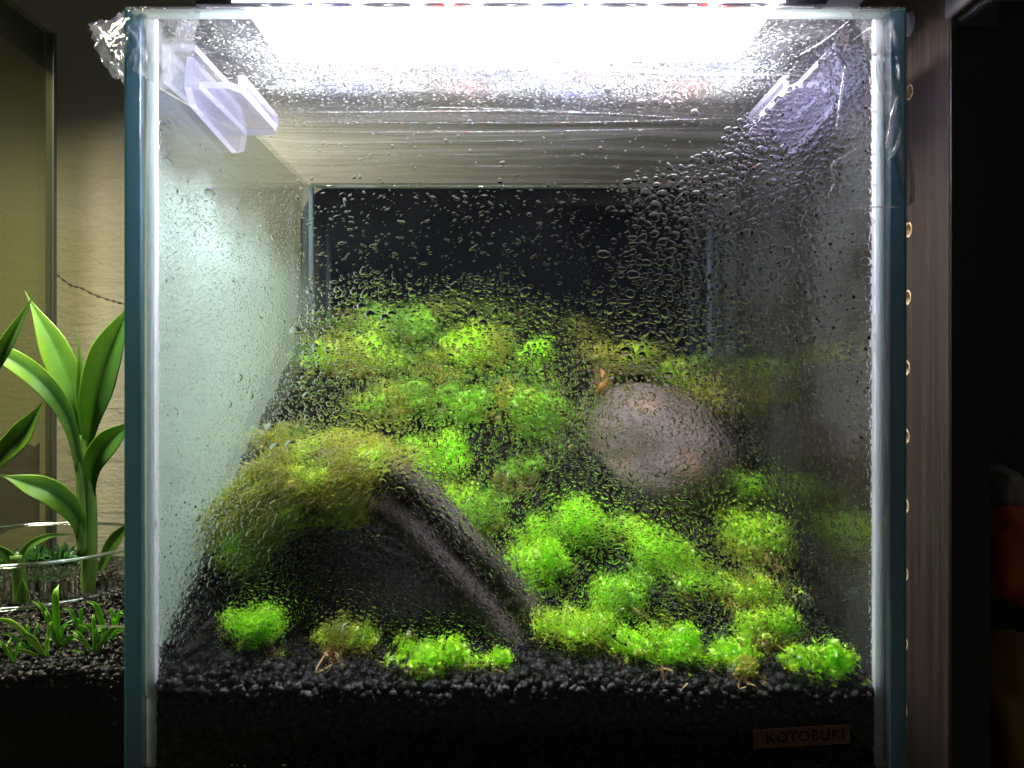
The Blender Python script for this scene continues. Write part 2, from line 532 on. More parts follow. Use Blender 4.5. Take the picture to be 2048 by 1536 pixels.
PAL = {
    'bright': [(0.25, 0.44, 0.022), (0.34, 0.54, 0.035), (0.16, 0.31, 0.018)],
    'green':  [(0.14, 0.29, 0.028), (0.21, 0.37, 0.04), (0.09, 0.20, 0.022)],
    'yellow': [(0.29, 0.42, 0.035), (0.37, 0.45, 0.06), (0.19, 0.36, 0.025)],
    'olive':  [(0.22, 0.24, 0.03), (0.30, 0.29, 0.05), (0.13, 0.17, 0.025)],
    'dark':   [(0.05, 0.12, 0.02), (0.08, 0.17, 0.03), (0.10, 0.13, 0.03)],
    'tan':    [(0.45, 0.30, 0.12), (0.50, 0.38, 0.18), (0.30, 0.16, 0.06)],
}
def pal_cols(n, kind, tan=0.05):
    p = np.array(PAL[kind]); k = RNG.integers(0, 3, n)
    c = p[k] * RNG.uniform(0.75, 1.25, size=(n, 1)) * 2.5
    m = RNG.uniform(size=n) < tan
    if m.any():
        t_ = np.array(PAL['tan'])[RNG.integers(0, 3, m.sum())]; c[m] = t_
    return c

def moss_clump(px, py, w, h, kind, label, tan=0.04, leaf=0.0022, dens=1.0, name="moss_clump", group="moss clumps planted on the soil slope", tilt=None, d_off=0.0, lobes=5):
    base = on_soil(px, py + h * 0.36)
    d = base.y - CAMY
    rx = w / 2 * d / F * 1.12; rz = h / 2 * d / F * 1.26; ry = (rx + rz) / 2 * 0.85
    c = np.array(base) + np.array([0, 0.0 * ry, rz * 0.56])
    # ragged mound: several uneven lobes, torn outline, a few sprigs straying off
    lob = [(np.zeros(3), 0.62)]
    for k in range(lobes + 3):
        a = RNG.uniform(0, 6.28); e = RNG.uniform(-0.4, 0.8); q = RNG.uniform(0.45, 0.95)
        lob.append((np.array([math.cos(a) * q * rx, math.sin(a) * 0.55 * ry, e * 0.62 * rz]), RNG.uniform(0.20, 0.46)))
    for k in range(5):
        a = RNG.uniform(0, 6.28); q = RNG.uniform(1.0, 1.5)
        lob.append((np.array([math.cos(a) * q * rx, math.sin(a) * 0.6 * ry, RNG.uniform(-0.7, 0.1) * rz]), RNG.uniform(0.08, 0.17)))
    C, N, LB = [], [], []
    area = 4 * math.pi * ((rx * rz + rx * ry + ry * rz) / 3)
    total = int(min(2800, max(260, dens * area / (leaf * leaf) * 2.3)))
    wts = np.array([l[1] ** 2 for l in lob]); wts /= wts.sum()
    sd_ = RNG.uniform(0, 50)
    for (off, r), wt in zip(lob, wts):
        m = max(10, int(total * wt))
        v = RNG.normal(size=(m, 3)); v /= np.linalg.norm(v, axis=1)[:, None]
        rag = np.array([noise.noise(Vector((q[0] * 2.6 + sd_, q[1] * 2.6, q[2] * 2.6 + r * 9))) for q in v])[:, None]
        rad = r * (1 + 0.55 * rag) * RNG.uniform(0.45, 1.0, size=(m, 1)) ** 0.6 * np.where(RNG.uniform(size=(m, 1)) < 0.06, 1.35, 1.0)
        C.append(c + off + v * rad * np.array([rx, ry, rz])); N.append(v)
        LB.append(np.full(m, RNG.choice([0, 0, 0, 0, 0, 1, 2, 3])))
    C = np.concatenate(C); N = np.concatenate(N); LB = np.concatenate(LB)
    keep = np.array([q[2] > soil_h(q[0], q[1]) - 0.004 for q in C]); keep &= (C[:, 1] > 0.0085) & (np.abs(C[:, 0]) < 0.141) & (C[:, 1] < 0.29)
    C, N, LB = C[keep], N[keep], LB[keep]
    n = len(C)
    sz = leaf * RNG.uniform(0.6, 1.3, n)
    cols = pal_cols(n, kind, 0.0)
    for q, kd in ((1, 'yellow'), (2, 'olive' if kind != 'bright' else 'green'), (3, 'dark' if kind in ('green', 'dark', 'olive') else kind)):
        cols[LB == q] = pal_cols(n, kd, 0.05)[LB == q]
    # withered runners low in the clump
    low = (C[:, 2] < base.z + rz * 0.5) & (RNG.uniform(size=n) < tan * 4)
    if low.any(): cols[low] = np.array(PAL['tan'])[RNG.integers(0, 3, low.sum())]
    Vx, Fx, Cx = leaf_cloud(C, N, sz, cols, 0.55, 0.6, 0.55)
    o = link(name, mesh_np(name, Vx - np.array(base), Fx, Cx), M_moss, None, True)
    o.location = base
    tag(o, label, "moss", group)
    # straw coloured runners
    nth = 9 if tan >= 0.3 else (5 if tan >= 0.1 else (2 if tan >= 0.06 else 0))
    if nth:
        VV, FF = [], []
        for k in range(nth):
            a = RNG.uniform(0, 6.28); q0 = RNG.uniform(0.3, 0.8); q1 = q0 + RNG.uniform(0.3, 0.7)
            p0 = Vector((math.cos(a) * q0 * rx, math.sin(a) * q0 * ry - 0.3 * ry, RNG.uniform(0.0, 0.6) * rz))
            p2 = Vector((math.cos(a + 0.5) * q1 * rx, math.sin(a + 0.5) * q1 * ry - 0.3 * ry, RNG.uniform(-0.2, 0.3) * rz))
            md = (p0 + p2) / 2 + Vector(RNG.normal(size=3) * 0.25 * rx)
            tm = tube_mesh("t", catmull([p0, md, p2], 10), [0.00032] * 10, 5)
            b_ = len(VV); VV += [v.co.copy() for v in tm.vertices]; FF += [tuple(b_ + i for i in pl.vertices) for pl in tm.polygons]
            bpy.data.meshes.remove(tm)
        rm = bpy.data.meshes.new("runner"); rm.from_pydata(VV, [], FF); rm.update(); rm.shade_smooth(); rm.materials.append(M_straw)
        ro = bpy.data.objects.new("runner", rm); COL.objects.link(ro); ro.parent = o; ro["kind"] = "stuff"
    return o

CL = [
    (500, 1258, 112, 100, 'bright', "bright green moss clump on black soil nearest the pale left glass wall", 0.06),
    (685, 1283, 100, 96, 'yellow', "green moss clump with straw coloured withered base under the hollow of the log", 0.40),
    (866, 1318, 118, 92, 'bright', "bright green moss clump in front of the lower end of the log", 0.12),
    (985, 1322, 70, 40, 'bright', "small low runner of round leaved moss trailing beside the log foot", 0.10),
    (1650, 1328, 118, 112, 'bright', "bright fluffy moss clump alone in the corner above the brown label", 0.04),
    (1315, 1292, 138, 100, 'bright', "large bright moss clump at the foot of the slope midway between log and label", 0.06),
    (1150, 1262, 116, 104, 'yellow', "yellow green moss clump just right of the log's lower end", 0.10),
    (1245, 1200, 132, 112, 'bright', "bright moss clump in the middle of the slope above the large bottom clump", 0.08),
    (1060, 1130, 140, 110, 'bright', "wide bright moss patch touching the right flank of the log", 0.04),
    (1150, 1058, 170, 110, 'bright', "broad bright moss patch sloping below the left end of the stone", 0.05),
    (1318, 1108, 130, 110, 'bright', "bright moss clump right below the stone", 0.06),
    (1265, 1062, 90, 60, 'yellow', "pale yellow moss tuft tucked under the lower edge of the stone", 0.30),
    (1400, 1168, 110, 66, 'bright', "flat yellow green moss tuft bridging the clumps below the stone", 0.15),
    (1492, 980, 82, 76, 'bright', "small bright moss clump off the right tip of the stone", 0.03),
    (1500, 1082, 116, 130, 'yellow', "tall yellow green moss clump below the right tip of the stone", 0.12),
    (1512, 1185, 116, 90, 'yellow', "straggly yellow moss clump in the column at the right of the slope", 0.22),
    (1530, 1262, 110, 104, 'yellow', "straggly moss clump with brown threads near the right glass wall", 0.20),
    (1455, 1312, 96, 64, 'bright', "low green moss tuft left of the withered brown base", 0.10),
    (1487, 1345, 52, 60, 'olive', "small withered olive brown moss stub standing at the edge of the soil", 0.5),
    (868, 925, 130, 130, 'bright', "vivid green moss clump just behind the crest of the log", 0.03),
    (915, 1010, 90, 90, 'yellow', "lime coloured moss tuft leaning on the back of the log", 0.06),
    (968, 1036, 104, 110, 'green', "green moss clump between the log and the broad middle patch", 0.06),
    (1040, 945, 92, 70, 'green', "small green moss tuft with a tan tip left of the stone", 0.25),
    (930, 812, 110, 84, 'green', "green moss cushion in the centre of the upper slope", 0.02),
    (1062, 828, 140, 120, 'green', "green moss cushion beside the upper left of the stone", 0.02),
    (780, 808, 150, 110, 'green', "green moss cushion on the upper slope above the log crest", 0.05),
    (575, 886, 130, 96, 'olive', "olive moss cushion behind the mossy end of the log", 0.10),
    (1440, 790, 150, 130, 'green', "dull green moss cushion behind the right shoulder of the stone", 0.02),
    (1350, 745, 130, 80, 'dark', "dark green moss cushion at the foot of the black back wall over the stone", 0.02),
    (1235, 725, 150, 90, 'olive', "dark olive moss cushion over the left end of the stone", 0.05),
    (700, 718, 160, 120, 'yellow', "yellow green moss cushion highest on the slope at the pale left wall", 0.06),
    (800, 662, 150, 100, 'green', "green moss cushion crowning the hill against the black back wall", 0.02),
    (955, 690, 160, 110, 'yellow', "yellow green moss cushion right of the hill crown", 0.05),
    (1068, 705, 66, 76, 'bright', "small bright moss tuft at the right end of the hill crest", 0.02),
]
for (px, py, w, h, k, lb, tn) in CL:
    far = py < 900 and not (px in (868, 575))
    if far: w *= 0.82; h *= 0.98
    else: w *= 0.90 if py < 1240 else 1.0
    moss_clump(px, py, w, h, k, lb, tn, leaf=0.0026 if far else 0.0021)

# thin carpet of moss and liverwort between the cushions on the back slope
pts, nr = [], []
while len(pts) < 4500:
    x = RNG.uniform(-0.13, 0.138); yv = RNG.uniform(0.06, 0.29)
    if x < -0.015 and yv < 0.135: continue
    dn = noise.fractal(Vector((x * 22, yv * 22, 7.7)), 1.0, 2.0, 3)
    edge = np.interp(yv, [0.06, 0.13, 0.2], [-0.55, -0.25, 0.05]) + (0.1 if x < 0.06 else -0.12)
    if RNG.uniform() < np.clip(edge + dn * 1.1 + 0.12, 0.02, 1):
        pts.append((x, yv, soil_h(x, yv) + 0.0012 + RNG.uniform(0, 0.004)))
pts = np.array(pts); n = len(pts)
kk = np.array([noise.noise(Vector((p[0] * 30, p[1] * 30, 2))) for p in pts])
cols = np.where((kk > 0.25)[:, None], pal_cols(n, 'olive', 0.08), np.where((kk < 0.12)[:, None], pal_cols(n, 'dark', 0.05), pal_cols(n, 'green', 0.05)))
Vx, Fx, Cx = leaf_cloud(pts, np.tile(np.array([[0, -0.3, 1.0]]), (n, 1)), 0.0024 * RNG.uniform(0.6, 1.3, n), cols, 0.5, 0.5, 0.7)
tag(link("moss_carpet", mesh_np("moss_carpet", Vx, Fx, Cx), M_moss, None, True), kind="stuff")

# ------------------------------------------------------------------ log
def mat_wood_log():
    t = NT("log_bark")
    co = t.coord()
    n1 = t.noise(co, 45.0, 6, 0.65, 0.4); n2 = t.noise(co, 260.0, 5, 0.7)
    c = t.ramp(n1, [(0.30, (0.030, 0.022, 0.019)), (0.55, (0.12, 0.093, 0.080)), (0.75, (0.24, 0.19, 0.165))])
    c = t.mixc(t.ramp(n2, [(0.35, (0.6, 0.6, 0.6)), (0.6, (0, 0, 0))]), c, (0.06, 0.045, 0.04))
    h = t.math('ADD', t.math('MULTIPLY', n1, 0.6), n2)
    p = t.n('ShaderNodeBsdfPrincipled', Roughness=0.30, Normal=t.bump(h, 0.95, 0.003))
    p.inputs['Specular IOR Level'].default_value = 0.28
    t.set(p.inputs['Base Color'], c)
    return t.done(p)
M_log = mat_wood_log()
log = empty("driftwood_log", P(1060, 1300, 0.39), "dark arching driftwood log with olive moss over its raised end", "driftwood")
lp = catmull([P(1090, 1330, 0.392), P(1010, 1225, 0.395), P(905, 1105, 0.396), P(825, 1012, 0.400), P(745, 975, 0.402), P(640, 978, 0.402), P(550, 1020, 0.408), P(500, 1095, 0.424), P(470, 1160, 0.445)], 90)
lr_ = np.interp(np.arange(90), [0, 15, 30, 45, 58, 75, 89], [0.0146, 0.0146, 0.0148, 0.0160, 0.0172, 0.0160, 0.012])
seg = 40
V, Fc = [], []
fr = []
for i, p in enumerate(lp):
    tn = (lp[min(i + 1, 89)] - lp[max(i - 1, 0)]).normalized()
    a = Vector((0, -1, 0)); a = (a - tn * a.dot(tn)).normalized()      # towards the viewer side
    b = tn.cross(a).normalized()
    if b.z < 0: b = -b
    fr.append((p, a, b))
    for k in range(seg):
        th = 2 * math.pi * k / seg                                     # 0 = near side, pi/2 = upper side
        tc = th if th < math.pi else th - 2 * math.pi
        tw = 0.14 * math.sin(i * 0.12)
        g = 0.96 + 0.17 * math.exp(-((tc - 1.0 - tw) / 0.36) ** 2) + 0.17 * math.exp(-((tc + 0.50 - tw) / 0.34) ** 2)
        g -= (0.46 * math.exp(-((tc - 0.24 - tw) / 0.27) ** 2) + 0.16 * math.exp(-((tc + 1.05 - tw) / 0.16) ** 2)) * (1 if i < 50 else max(0, 1 - (i - 50) / 10))
        v = Vector((i * 0.06, math.cos(th) * 1.4, math.sin(th) * 1.4))
        r = lr_[i] * g * (1 + 0.10 * fbm(v * 1.3) + 0.035 * fbm(Vector((i * 0.12, k * 0.9, 3.3))))
        ca = math.cos(th); dp = 1.0 if ca > 0 else 1 + 2.7 * sstep0(36, 52, i) * (1 - sstep0(76, 89, i))  # back of the arch widened, a shape added to shade the hollow below
        V.append(p + a * (ca * r * dp) + b * (math.sin(th) * r * 1.0))
for i in range(89):
    for k in range(seg):
        k2 = (k + 1) % seg
        Fc.append((i * seg + k, i * seg + k2, (i + 1) * seg + k2, (i + 1) * seg + k))
bmL = bpy.data.meshes.new("trunk"); bmL.from_pydata(V, [], Fc + [tuple(range(seg)), tuple(89 * seg + k for k in range(seg))]); bmL.update()
link("trunk", bmL, M_log, log, True)
# moss growing over the raised end: fine strands
C, N = [], []
while len(C) < 15000:
    i = int(RNG.triangular(36, 66, 90)) if RNG.uniform() < .85 else int(RNG.uniform(38, 89))
    i = min(i, 89)
    th = RNG.uniform(-0.75, 2.9)
    if i < 44 and th < 0.3 + (44 - i) * 0.08: continue
    p, a, b = fr[i]
    dirv = a * math.cos(th) + b * math.sin(th)
    dn = fbm(Vector((i * 0.13, math.cos(th) * 2, math.sin(th) * 2 + 5)))
    if RNG.uniform() > 0.75 + dn: continue
    rr = lr_[i] * (1.0 + RNG.uniform(0.0, 0.40 + 0.25 * dn))
    bk = 1.0 if math.cos(th) > 0 else 1 + 2.7 * sstep0(36, 52, i) * (1 - sstep0(76, 89, i))
    C.append(p + a * (math.cos(th) * rr * bk) + b * (math.sin(th) * rr)); N.append(dirv)
C = np.array([c[:] for c in C]); N = np.array([c[:] for c in N]); n = len(C)
kk = np.array([noise.noise(Vector(tuple(c * 60))) for c in C])
cols = np.where((kk > 0.2)[:, None], pal_cols(n, 'yellow', 0.06), pal_cols(n, 'olive', 0.10))
Vx, Fx, Cx = leaf_cloud(C, N + np.array([[0, -0.1, -0.25]]), 0.0027 * RNG.uniform(0.6, 1.5, n), cols, 0.22, 0.8, 0.6)
mc = link("moss_growth", mesh_np("moss_growth", Vx, Fx, Cx), M_moss, log, True)
mc["kind"] = "stuff"; mc["label"] = "olive and yellow strands of moss over the raised end"

# ------------------------------------------------------------------ stone
def mat_stone():
    t = NT("stone")
    co = t.coord()
    n1 = t.noise(co, 30.0, 6, 0.6); n2 = t.noise(co, 230.0, 5, 0.7)
    c = t.ramp(n1, [(0.3, (0.060, 0.048, 0.039)), (0.55, (0.125, 0.101, 0.080)), (0.8, (0.19, 0.155, 0.124))])
    rust = t.ramp(t.noise(co, 60.0, 4, 0.6, 0.5), [(0.58, (0, 0, 0)), (0.72, (0.75, 0.75, 0.75))])
    c = t.mixc(rust, c, (0.27, 0.15, 0.07))
    c = t.mixc(t.ramp(n2, [(0.36, (0.35, 0.35, 0.35)), (0.5, (0, 0, 0))]), c, (0.06, 0.048, 0.04))
    p = t.n('ShaderNodeBsdfPrincipled', Roughness=0.45, Normal=t.bump(t.math('ADD', n2, n1), 0.7, 0.0022))
    t.set(p.inputs['Base Color'], c)
    return t.done(p)
bm = bmesh.new(); bmesh.ops.create_icosphere(bm, subdivisions=5, radius=1.0)
for v in bm.verts:
    k = 1 + 0.10 * fbm(v.co * 1.1 + Vector((3, 1, 2))) + 0.02 * fbm(v.co * 6)
    c = v.co.copy()
    c.x = math.copysign(abs(c.x) ** 1.0, c.x); c.z = math.copysign(abs(c.z) ** 0.97, c.z)
    v.co = Vector((c.x * 0.0475, c.y * 0.046, c.z * 0.0420)) * k
stone = link("river_stone", bm_mesh("river_stone", bm), mat_stone(), None, True)
stone.location = P(1316, 928, 0.512); stone.rotation_euler = (0, math.radians(38), math.radians(-8))
tag(stone, "smooth rounded grey brown stone half buried in the moss slope", "stone")

# dry curled sprout at the upper left of the stone
M_dry = principled("dry_leaf", (0.55, 0.27, 0.06), 0.5, vary=(200, 0.4))
sp = [P(1195, 735, 0.53), P(1205, 745, 0.525), P(1209, 760, 0.522), P(1204, 772, 0.522), P(1197, 785, 0.528), P(1194, 800, 0.535)]
o = link("dry_leaf", tube_mesh("dry_leaf", catmull(sp, 20), [0.0003 + 0.0016 * math.sin(math.pi * j / 19) for j in range(20)], 8), M_dry)
tag(o, "curled orange dry leaf standing at the upper left of the stone", "leaf")

# ------------------------------------------------------------------ LED light over the tank
def mat_emit(name, color, strength, white=0.0):
    t = NT(name)
    return t.done(t.n('ShaderNodeEmission', Color=color, Strength=strength))
M_house = principled("lamp_housing", (0.028, 0.016, 0.014), 0.4)
M_diff = mat_emit("lamp_diffuser", (0.90, 0.95, 1.0), LED_POWER)
M_ledw = mat_emit("led_white", (0.93, 0.96, 1.0), LED_POWER * 24)
M_ledr = mat_emit("led_red", (1.0, 0.03, 0.02), LED_POWER * 18)
M_ledb = mat_emit("led_blue", (0.04, 0.03, 1.0), LED_POWER * 26)
lamp = empty("led_light", (0, 0.06, 0.3145), "dark bar shaped LED light glowing white over the tank opening", "light")
LZ = 0.3135
box("housing", (-0.1335, 0.030, LZ + 0.0014), (0.1305, 0.094, LZ + 0.020), M_house, lamp, 0.001)
M_bar = principled("light_bar", (0.05, 0.045, 0.06), 0.25)
box("front_bar", (-0.1325, 0.0268, LZ - 0.0002), (0.1295, 0.0284, LZ + 0.0050), M_bar, lamp, 0.0003)
for dz in (0.0006, 0.0017):
    box("light_line", (-0.117, 0.0263, LZ + dz), (0.112, 0.0267, LZ + dz + 0.00035), M_diff, lamp)
M_lens = principled("clear_lens", (0.6, 0.6, 0.62), 0.1)
box("lens_frame", (-0.128, 0.0285, LZ - 0.0004), (0.125, 0.0308, LZ + 0.0016), M_lens, lamp, 0.0003)
box("diffuser", (-0.113, 0.0312, LZ), (0.109, 0.092, LZ + 0.0012), M_diff, lamp)
for sx, x0 in ((-1, -0.1335), (1, 0.1305)):
    bm = bmesh.new()
    xe = sx * 0.1475
    add_box(bm, (min(x0, xe), 0.052, LZ + 0.004), (max(x0, xe), 0.058, LZ + 0.0065), 0.0004)
    add_box(bm, (min(xe, xe + sx * 0.002), 0.050, 0.3008), (max(xe, xe + sx * 0.002), 0.060, LZ + 0.0065), 0.0004)
    link("leg", bm_mesh("leg", bm), M_house, lamp)
led_mesh = {}
def led_obj(kind, x, y):
    if kind not in led_mesh:
        bm = bmesh.new(); bmesh.ops.create_uvsphere(bm, u_segments=12, v_segments=6, radius=0.0022)
        for v in bm.verts: v.co.z *= 0.45
        me_ = bm_mesh("led", bm); me_.materials.append({'w': M_ledw, 'r': M_ledr, 'b': M_ledb}[kind]); led_mesh[kind] = me_
    o = bpy.data.objects.new("led", led_mesh[kind]); COL.objects.link(o)
    o.parent = lamp; o.matrix_parent_inverse = Matrix.Translation(lamp.location).inverted()
    o.location = (x, y, LZ - 0.0009)
    if kind != 'w': o["label"] = {'r': "red diode", 'b': "blue diode"}[kind]
    return o
for j, yv in enumerate((0.0345, 0.061, 0.087)):
    for i in range(9):
        led_obj('w', -0.105 + i * 0.0258, yv)
for i in range(9):
    o_ = led_obj('w', -0.0675 + i * 0.0246 - 0.022, 0.0262); o_.rotation_euler = (math.radians(90), 0, 0); o_.location.z = LZ + 0.0012
for x_, c_ in ((-0.0815, 'b'), (-0.027, 'r'), (0.0265, 'b'), (0.082, 'r')):
    o_ = led_obj(c_, x_, 0.0262); o_.rotation_euler = (math.radians(90), 0, 0); o_.location.z = LZ + 0.0006
for x, c in ((-0.085, 'b'), (-0.028, 'r'), (0.026, 'b'), (0.080, 'r')):
    led_obj(c, x, 0.0345); led_obj('b' if c == 'r' else 'r', x + 0.012, 0.061); led_obj(c, x + 0.004, 0.087)

# ------------------------------------------------------------------ cling film over the top
def mat_film():
    t = NT("cling_film")
    co = t.coord()
    sx = t.n('ShaderNodeSeparateXYZ', Vector=co)
    X, Y = sx.outputs[0], sx.outputs[1]
    # droplets on the underside, nearest two thirds
    vor = t.n('ShaderNodeTexVoronoi', Vector=co, Scale=760.0).outputs['Distance']
    vor2 = t.n('ShaderNodeTexVoronoi', Vector=co, Scale=330.0).outputs['Distance']
    patch = t.noise(co, 26.0, 4, 0.6)
    dots = t.math('LESS_THAN', vor, t.math('MULTIPLY_ADD', patch, 0.62, 0.02))
    dots2 = t.math('LESS_THAN', vor2, 0.20)
    wet = t.ramp(t.math('ADD', Y, t.math('MULTIPLY', t.noise(t.mapped((18, 4, 1)), 1.0, 3), 0.02)), [(0.155, (1, 1, 1)), (0.185, (0.12, 0.12, 0.12))])
    d = t.math('MULTIPLY', t.math('MAXIMUM', t.math('MULTIPLY', dots, 0.34), t.math('MULTIPLY', dots2, 0.7)), wet)
    streak = t.noise(t.mapped((3, 95, 1)), 4.0, 5, 0.6, 0.3)
    far = t.ramp(Y, [(0.105, (0.05, 0.05, 0.05)), (0.18, (0.60, 0.60, 0.60))])
    base = t.math('MULTIPLY', t.math('MULTIPLY_ADD', t.ramp(streak, [(0.35, (0, 0, 0)), (0.7, (1, 1, 1))]), 0.45, 0.70), far)
    f = t.math('MAXIMUM', d, base)
    h = t.math('ADD', t.math('MULTIPLY', t.noise(t.mapped((5, 60, 1)), 3.0, 4, 0.55, 0.6), 1.0), t.math('MULTIPLY', t.noise(co, 14.0, 3), 0.8))
    nrm = t.bump(h, 0.30, 0.005)
    tr = t.n('ShaderNodeBsdfTransparent', Color=(0.97, 0.97, 0.97))
    tl = t.n('ShaderNodeBsdfTranslucent', Color=(0.86, 0.86, 0.86))
    df = t.n('ShaderNodeBsdfDiffuse', Color=(0.8, 0.8, 0.78))
    fog = t.mixs(0.4, tl, df)
    gl = t.n('ShaderNodeBsdfGlossy', Color=(1, 1, 1), Roughness=0.07, Normal=nrm)
    s = t.mixs(f, tr, fog)
    return t.done(t.mixs(t.math('MULTIPLY', t.schlick(0.05, nrm), 0.8), s, gl))
M_film = mat_film()
def mat_film_plain(cloud=0.06):
    t = NT("film_fold")
    co = t.coord()
    nrm = t.bump(t.noise(t.mapped((1, 1, 0.5)), 45.0, 3, 0.5, 1.2), 0.6, 0.008)
    tr = t.n('ShaderNodeBsdfTransparent', Color=(0.95, 0.95, 0.95))
    gl = t.n('ShaderNodeBsdfGlossy', Color=(1, 1, 1), Roughness=0.12, Normal=nrm)
    df = t.n('ShaderNodeBsdfTranslucent', Color=(0.8, 0.8, 0.78), Normal=nrm)
    s = t.mixs(cloud, tr, df)
    return t.done(t.mixs(t.math('ADD', t.schlick(0.10, nrm), 0.06, clamp=True), s, gl))
M_fold = mat_film_plain()
M_fold2 = mat_film_plain(0.20)
nx, ny = 160, 160
gx = np.linspace(-0.1497, 0.1497, nx); gy = np.linspace(-0.0005, 0.3005, ny)
V = []
for yy in gy:
    for xx in gx:
        e = min(1, (0.15 - abs(xx)) / 0.02, (yy + 0.001) / 0.02, (0.301 - yy) / 0.02); e = max(0, e)
        z = 0.3006 + e * (0.0016 * noise.noise(Vector((xx * 4, yy * 60, 1))) + 0.0016 * noise.noise(Vector((xx * 14, yy * 14, 5)))
              - 0.0012)
        # diagonal pull folds toward the corners
        for cx, cyv in ((-0.145, 0.0), (0.145, 0.0)):
            dd = math.hypot(xx - cx, yy - cyv); an = math.atan2(yy - cyv, abs(xx - cx) + 1e-6)
            z += 0.0006 * math.sin(an * 34) * max(0, 1 - dd / 0.11) * e
        V.append((xx, yy, z))
Fq = [(j * nx + i, j * nx + i + 1, (j + 1) * nx + i + 1, (j + 1) * nx + i) for j in range(ny - 1) for i in range(nx - 1)]
film = link("cling_film", mesh_np("cling_film", V, Fq), M_film, None, True)
tag(film, "clear wrinkled cling film stretched across the tank top, beaded with moisture", "plastic film")
# film drawn over the side and hanging down outside, and gathered into a pouch
def sheet(name, grid, nu, nv, mat, parent, wr=0.0012, seed=0.0, freq=70):
    pts = np.array([[Vector(g) for g in row] for row in grid], dtype=object)
    V = []
    R_, C_ = len(grid), len(grid[0])
    rows = [catmull(row, nu) for row in grid]
    cols_ = [catmull([rows[r][i] for r in range(R_)], nv) for i in range(nu)]
    for j in range(nv):
        for i in range(nu):
            p = cols_[i][j].copy()
            e = 1.0
            p.y += wr * noise.fractal(Vector((i / nu * freq / 12, j / nv * freq / 14, seed)), 0.8, 2.2, 4)
            p.x += wr * 0.6 * noise.noise(Vector((i / nu * 6, j / nv * 6, seed + 9)))
            p.z += wr * 0.6 * noise.noise(Vector((i / nu * 6, j / nv * 6, seed + 4)))
            V.append(p)
    Fq = [(j * nu + i, j * nu + i + 1, (j + 1) * nu + i + 1, (j + 1) * nu + i) for j in range(nv - 1) for i in range(nu - 1)]
    return link(name, mesh_np(name, [v[:] for v in V], Fq), mat, parent, True)
D = 0.345
sheet("film_pouch", [[P(262, 18, 0.339), P(240, 28, D), P(215, 40, 0.352), P(180, 52, 0.36)],
                     [P(262, 60, 0.339), P(240, 70, 0.337), P(212, 75, 0.345), P(187, 80, 0.36)],
                     [P(258, 110, 0.339), P(240, 110, 0.336), P(222, 112, 0.345), P(204, 118, 0.36)],
                     [P(252, 160, 0.345), P(244, 162, 0.345), P(236, 160, 0.352), P(228, 152, 0.36)]], 40, 50, M_fold, film, 0.0040, 2.0, 34)
sheet("film_pouch", [[P(250, 20, 0.352), P(225, 40, 0.366), P(180, 52, 0.36)],
                     [P(250, 80, 0.35), P(228, 90, 0.368), P(187, 80, 0.36)],
                     [P(250, 160, 0.349), P(240, 158, 0.36), P(228, 152, 0.36)]], 30, 40, M_fold, film, 0.004, 5.0, 30)
sheet("film_skirt", [[P(1700, 22, 0.3393), P(1760, 20, 0.3393), P(1812, 20, 0.3388)],
                     [P(1745, 130, 0.3392), P(1780, 120, 0.3392), P(1814, 110, 0.3388)],
                     [P(1775, 260, 0.3393), P(1795, 250, 0.3393), P(1818, 240, 0.3389)],
                     [P(1800, 380, 0.3394), P(1810, 400, 0.3394), P(1826, 405, 0.3392)]], 40, 60, M_fold2, film, 0.0020, 8.0, 60)
sheet("film_skirt", [[P(258, 20, 0.3392), P(320, 22, 0.3392), P(400, 22, 0.3394)],
                     [P(258, 80, 0.3388), P(300, 90, 0.3389), P(380, 110, 0.3393)],
                     [P(256, 130, 0.3392), P(280, 150, 0.3393), P(330, 180, 0.3394)]], 30, 30, M_fold2, film, 0.0022, 12.0, 50)
# pulled creases in the film: thin ridges that catch the light
def crease(pts, r, n=24):
    q = [p + Vector((0, 0, 0)) for p in catmull(pts, n)]
    return link("film_crease", tube_mesh("film_crease", q, [1.5 * r * (0.35 + 0.65 * math.sin(math.pi * (j + 0.5) / n)) for j in range(n)], 5), M_fold2, film)
def TP(px, py, dz=-0.0009):                     # a point of the film under the top plane
    d = (0.3006 - CAMZ + dz) * F / (770 - py)
    return P(px, py, d)
for pts, r in (
    ([TP(560, 122), TP(800, 126), TP(1100, 133), TP(1400, 148), TP(1600, 150)], 0.0005),
    ([TP(500, 225), TP(760, 224), TP(1000, 222), TP(1200, 228)], 0.0004),
    ([TP(850, 214), TP(1000, 218), TP(1200, 226), TP(1420, 238)], 0.0004),
    ([TP(600, 243), TP(900, 246), TP(1200, 244), TP(1450, 236)], 0.0005),
    ([TP(540, 262), TP(800, 264), TP(1100, 262), TP(1400, 256)], 0.0006),
    ([TP(590, 285), TP(850, 283), TP(1150, 279), TP(1300, 270)], 0.0005),
    ([TP(640, 310), TP(900, 309), TP(1300, 312)], 0.0005),
    ([TP(640, 330), TP(900, 332), TP(1300, 330)], 0.0005),
    ([TP(300, 165), TP(360, 200), TP(430, 240), TP(480, 262)], 0.0004),
    ([TP(1600, 110), TP(1650, 80), TP(1700, 40)], 0.0003),
    ([TP(1625, 150), TP(1660, 100), TP(1690, 50)], 0.0003),
    ([TP(1690, 95), TP(1720, 70), TP(1760, 45)], 0.0003),
):
    crease(pts, r)
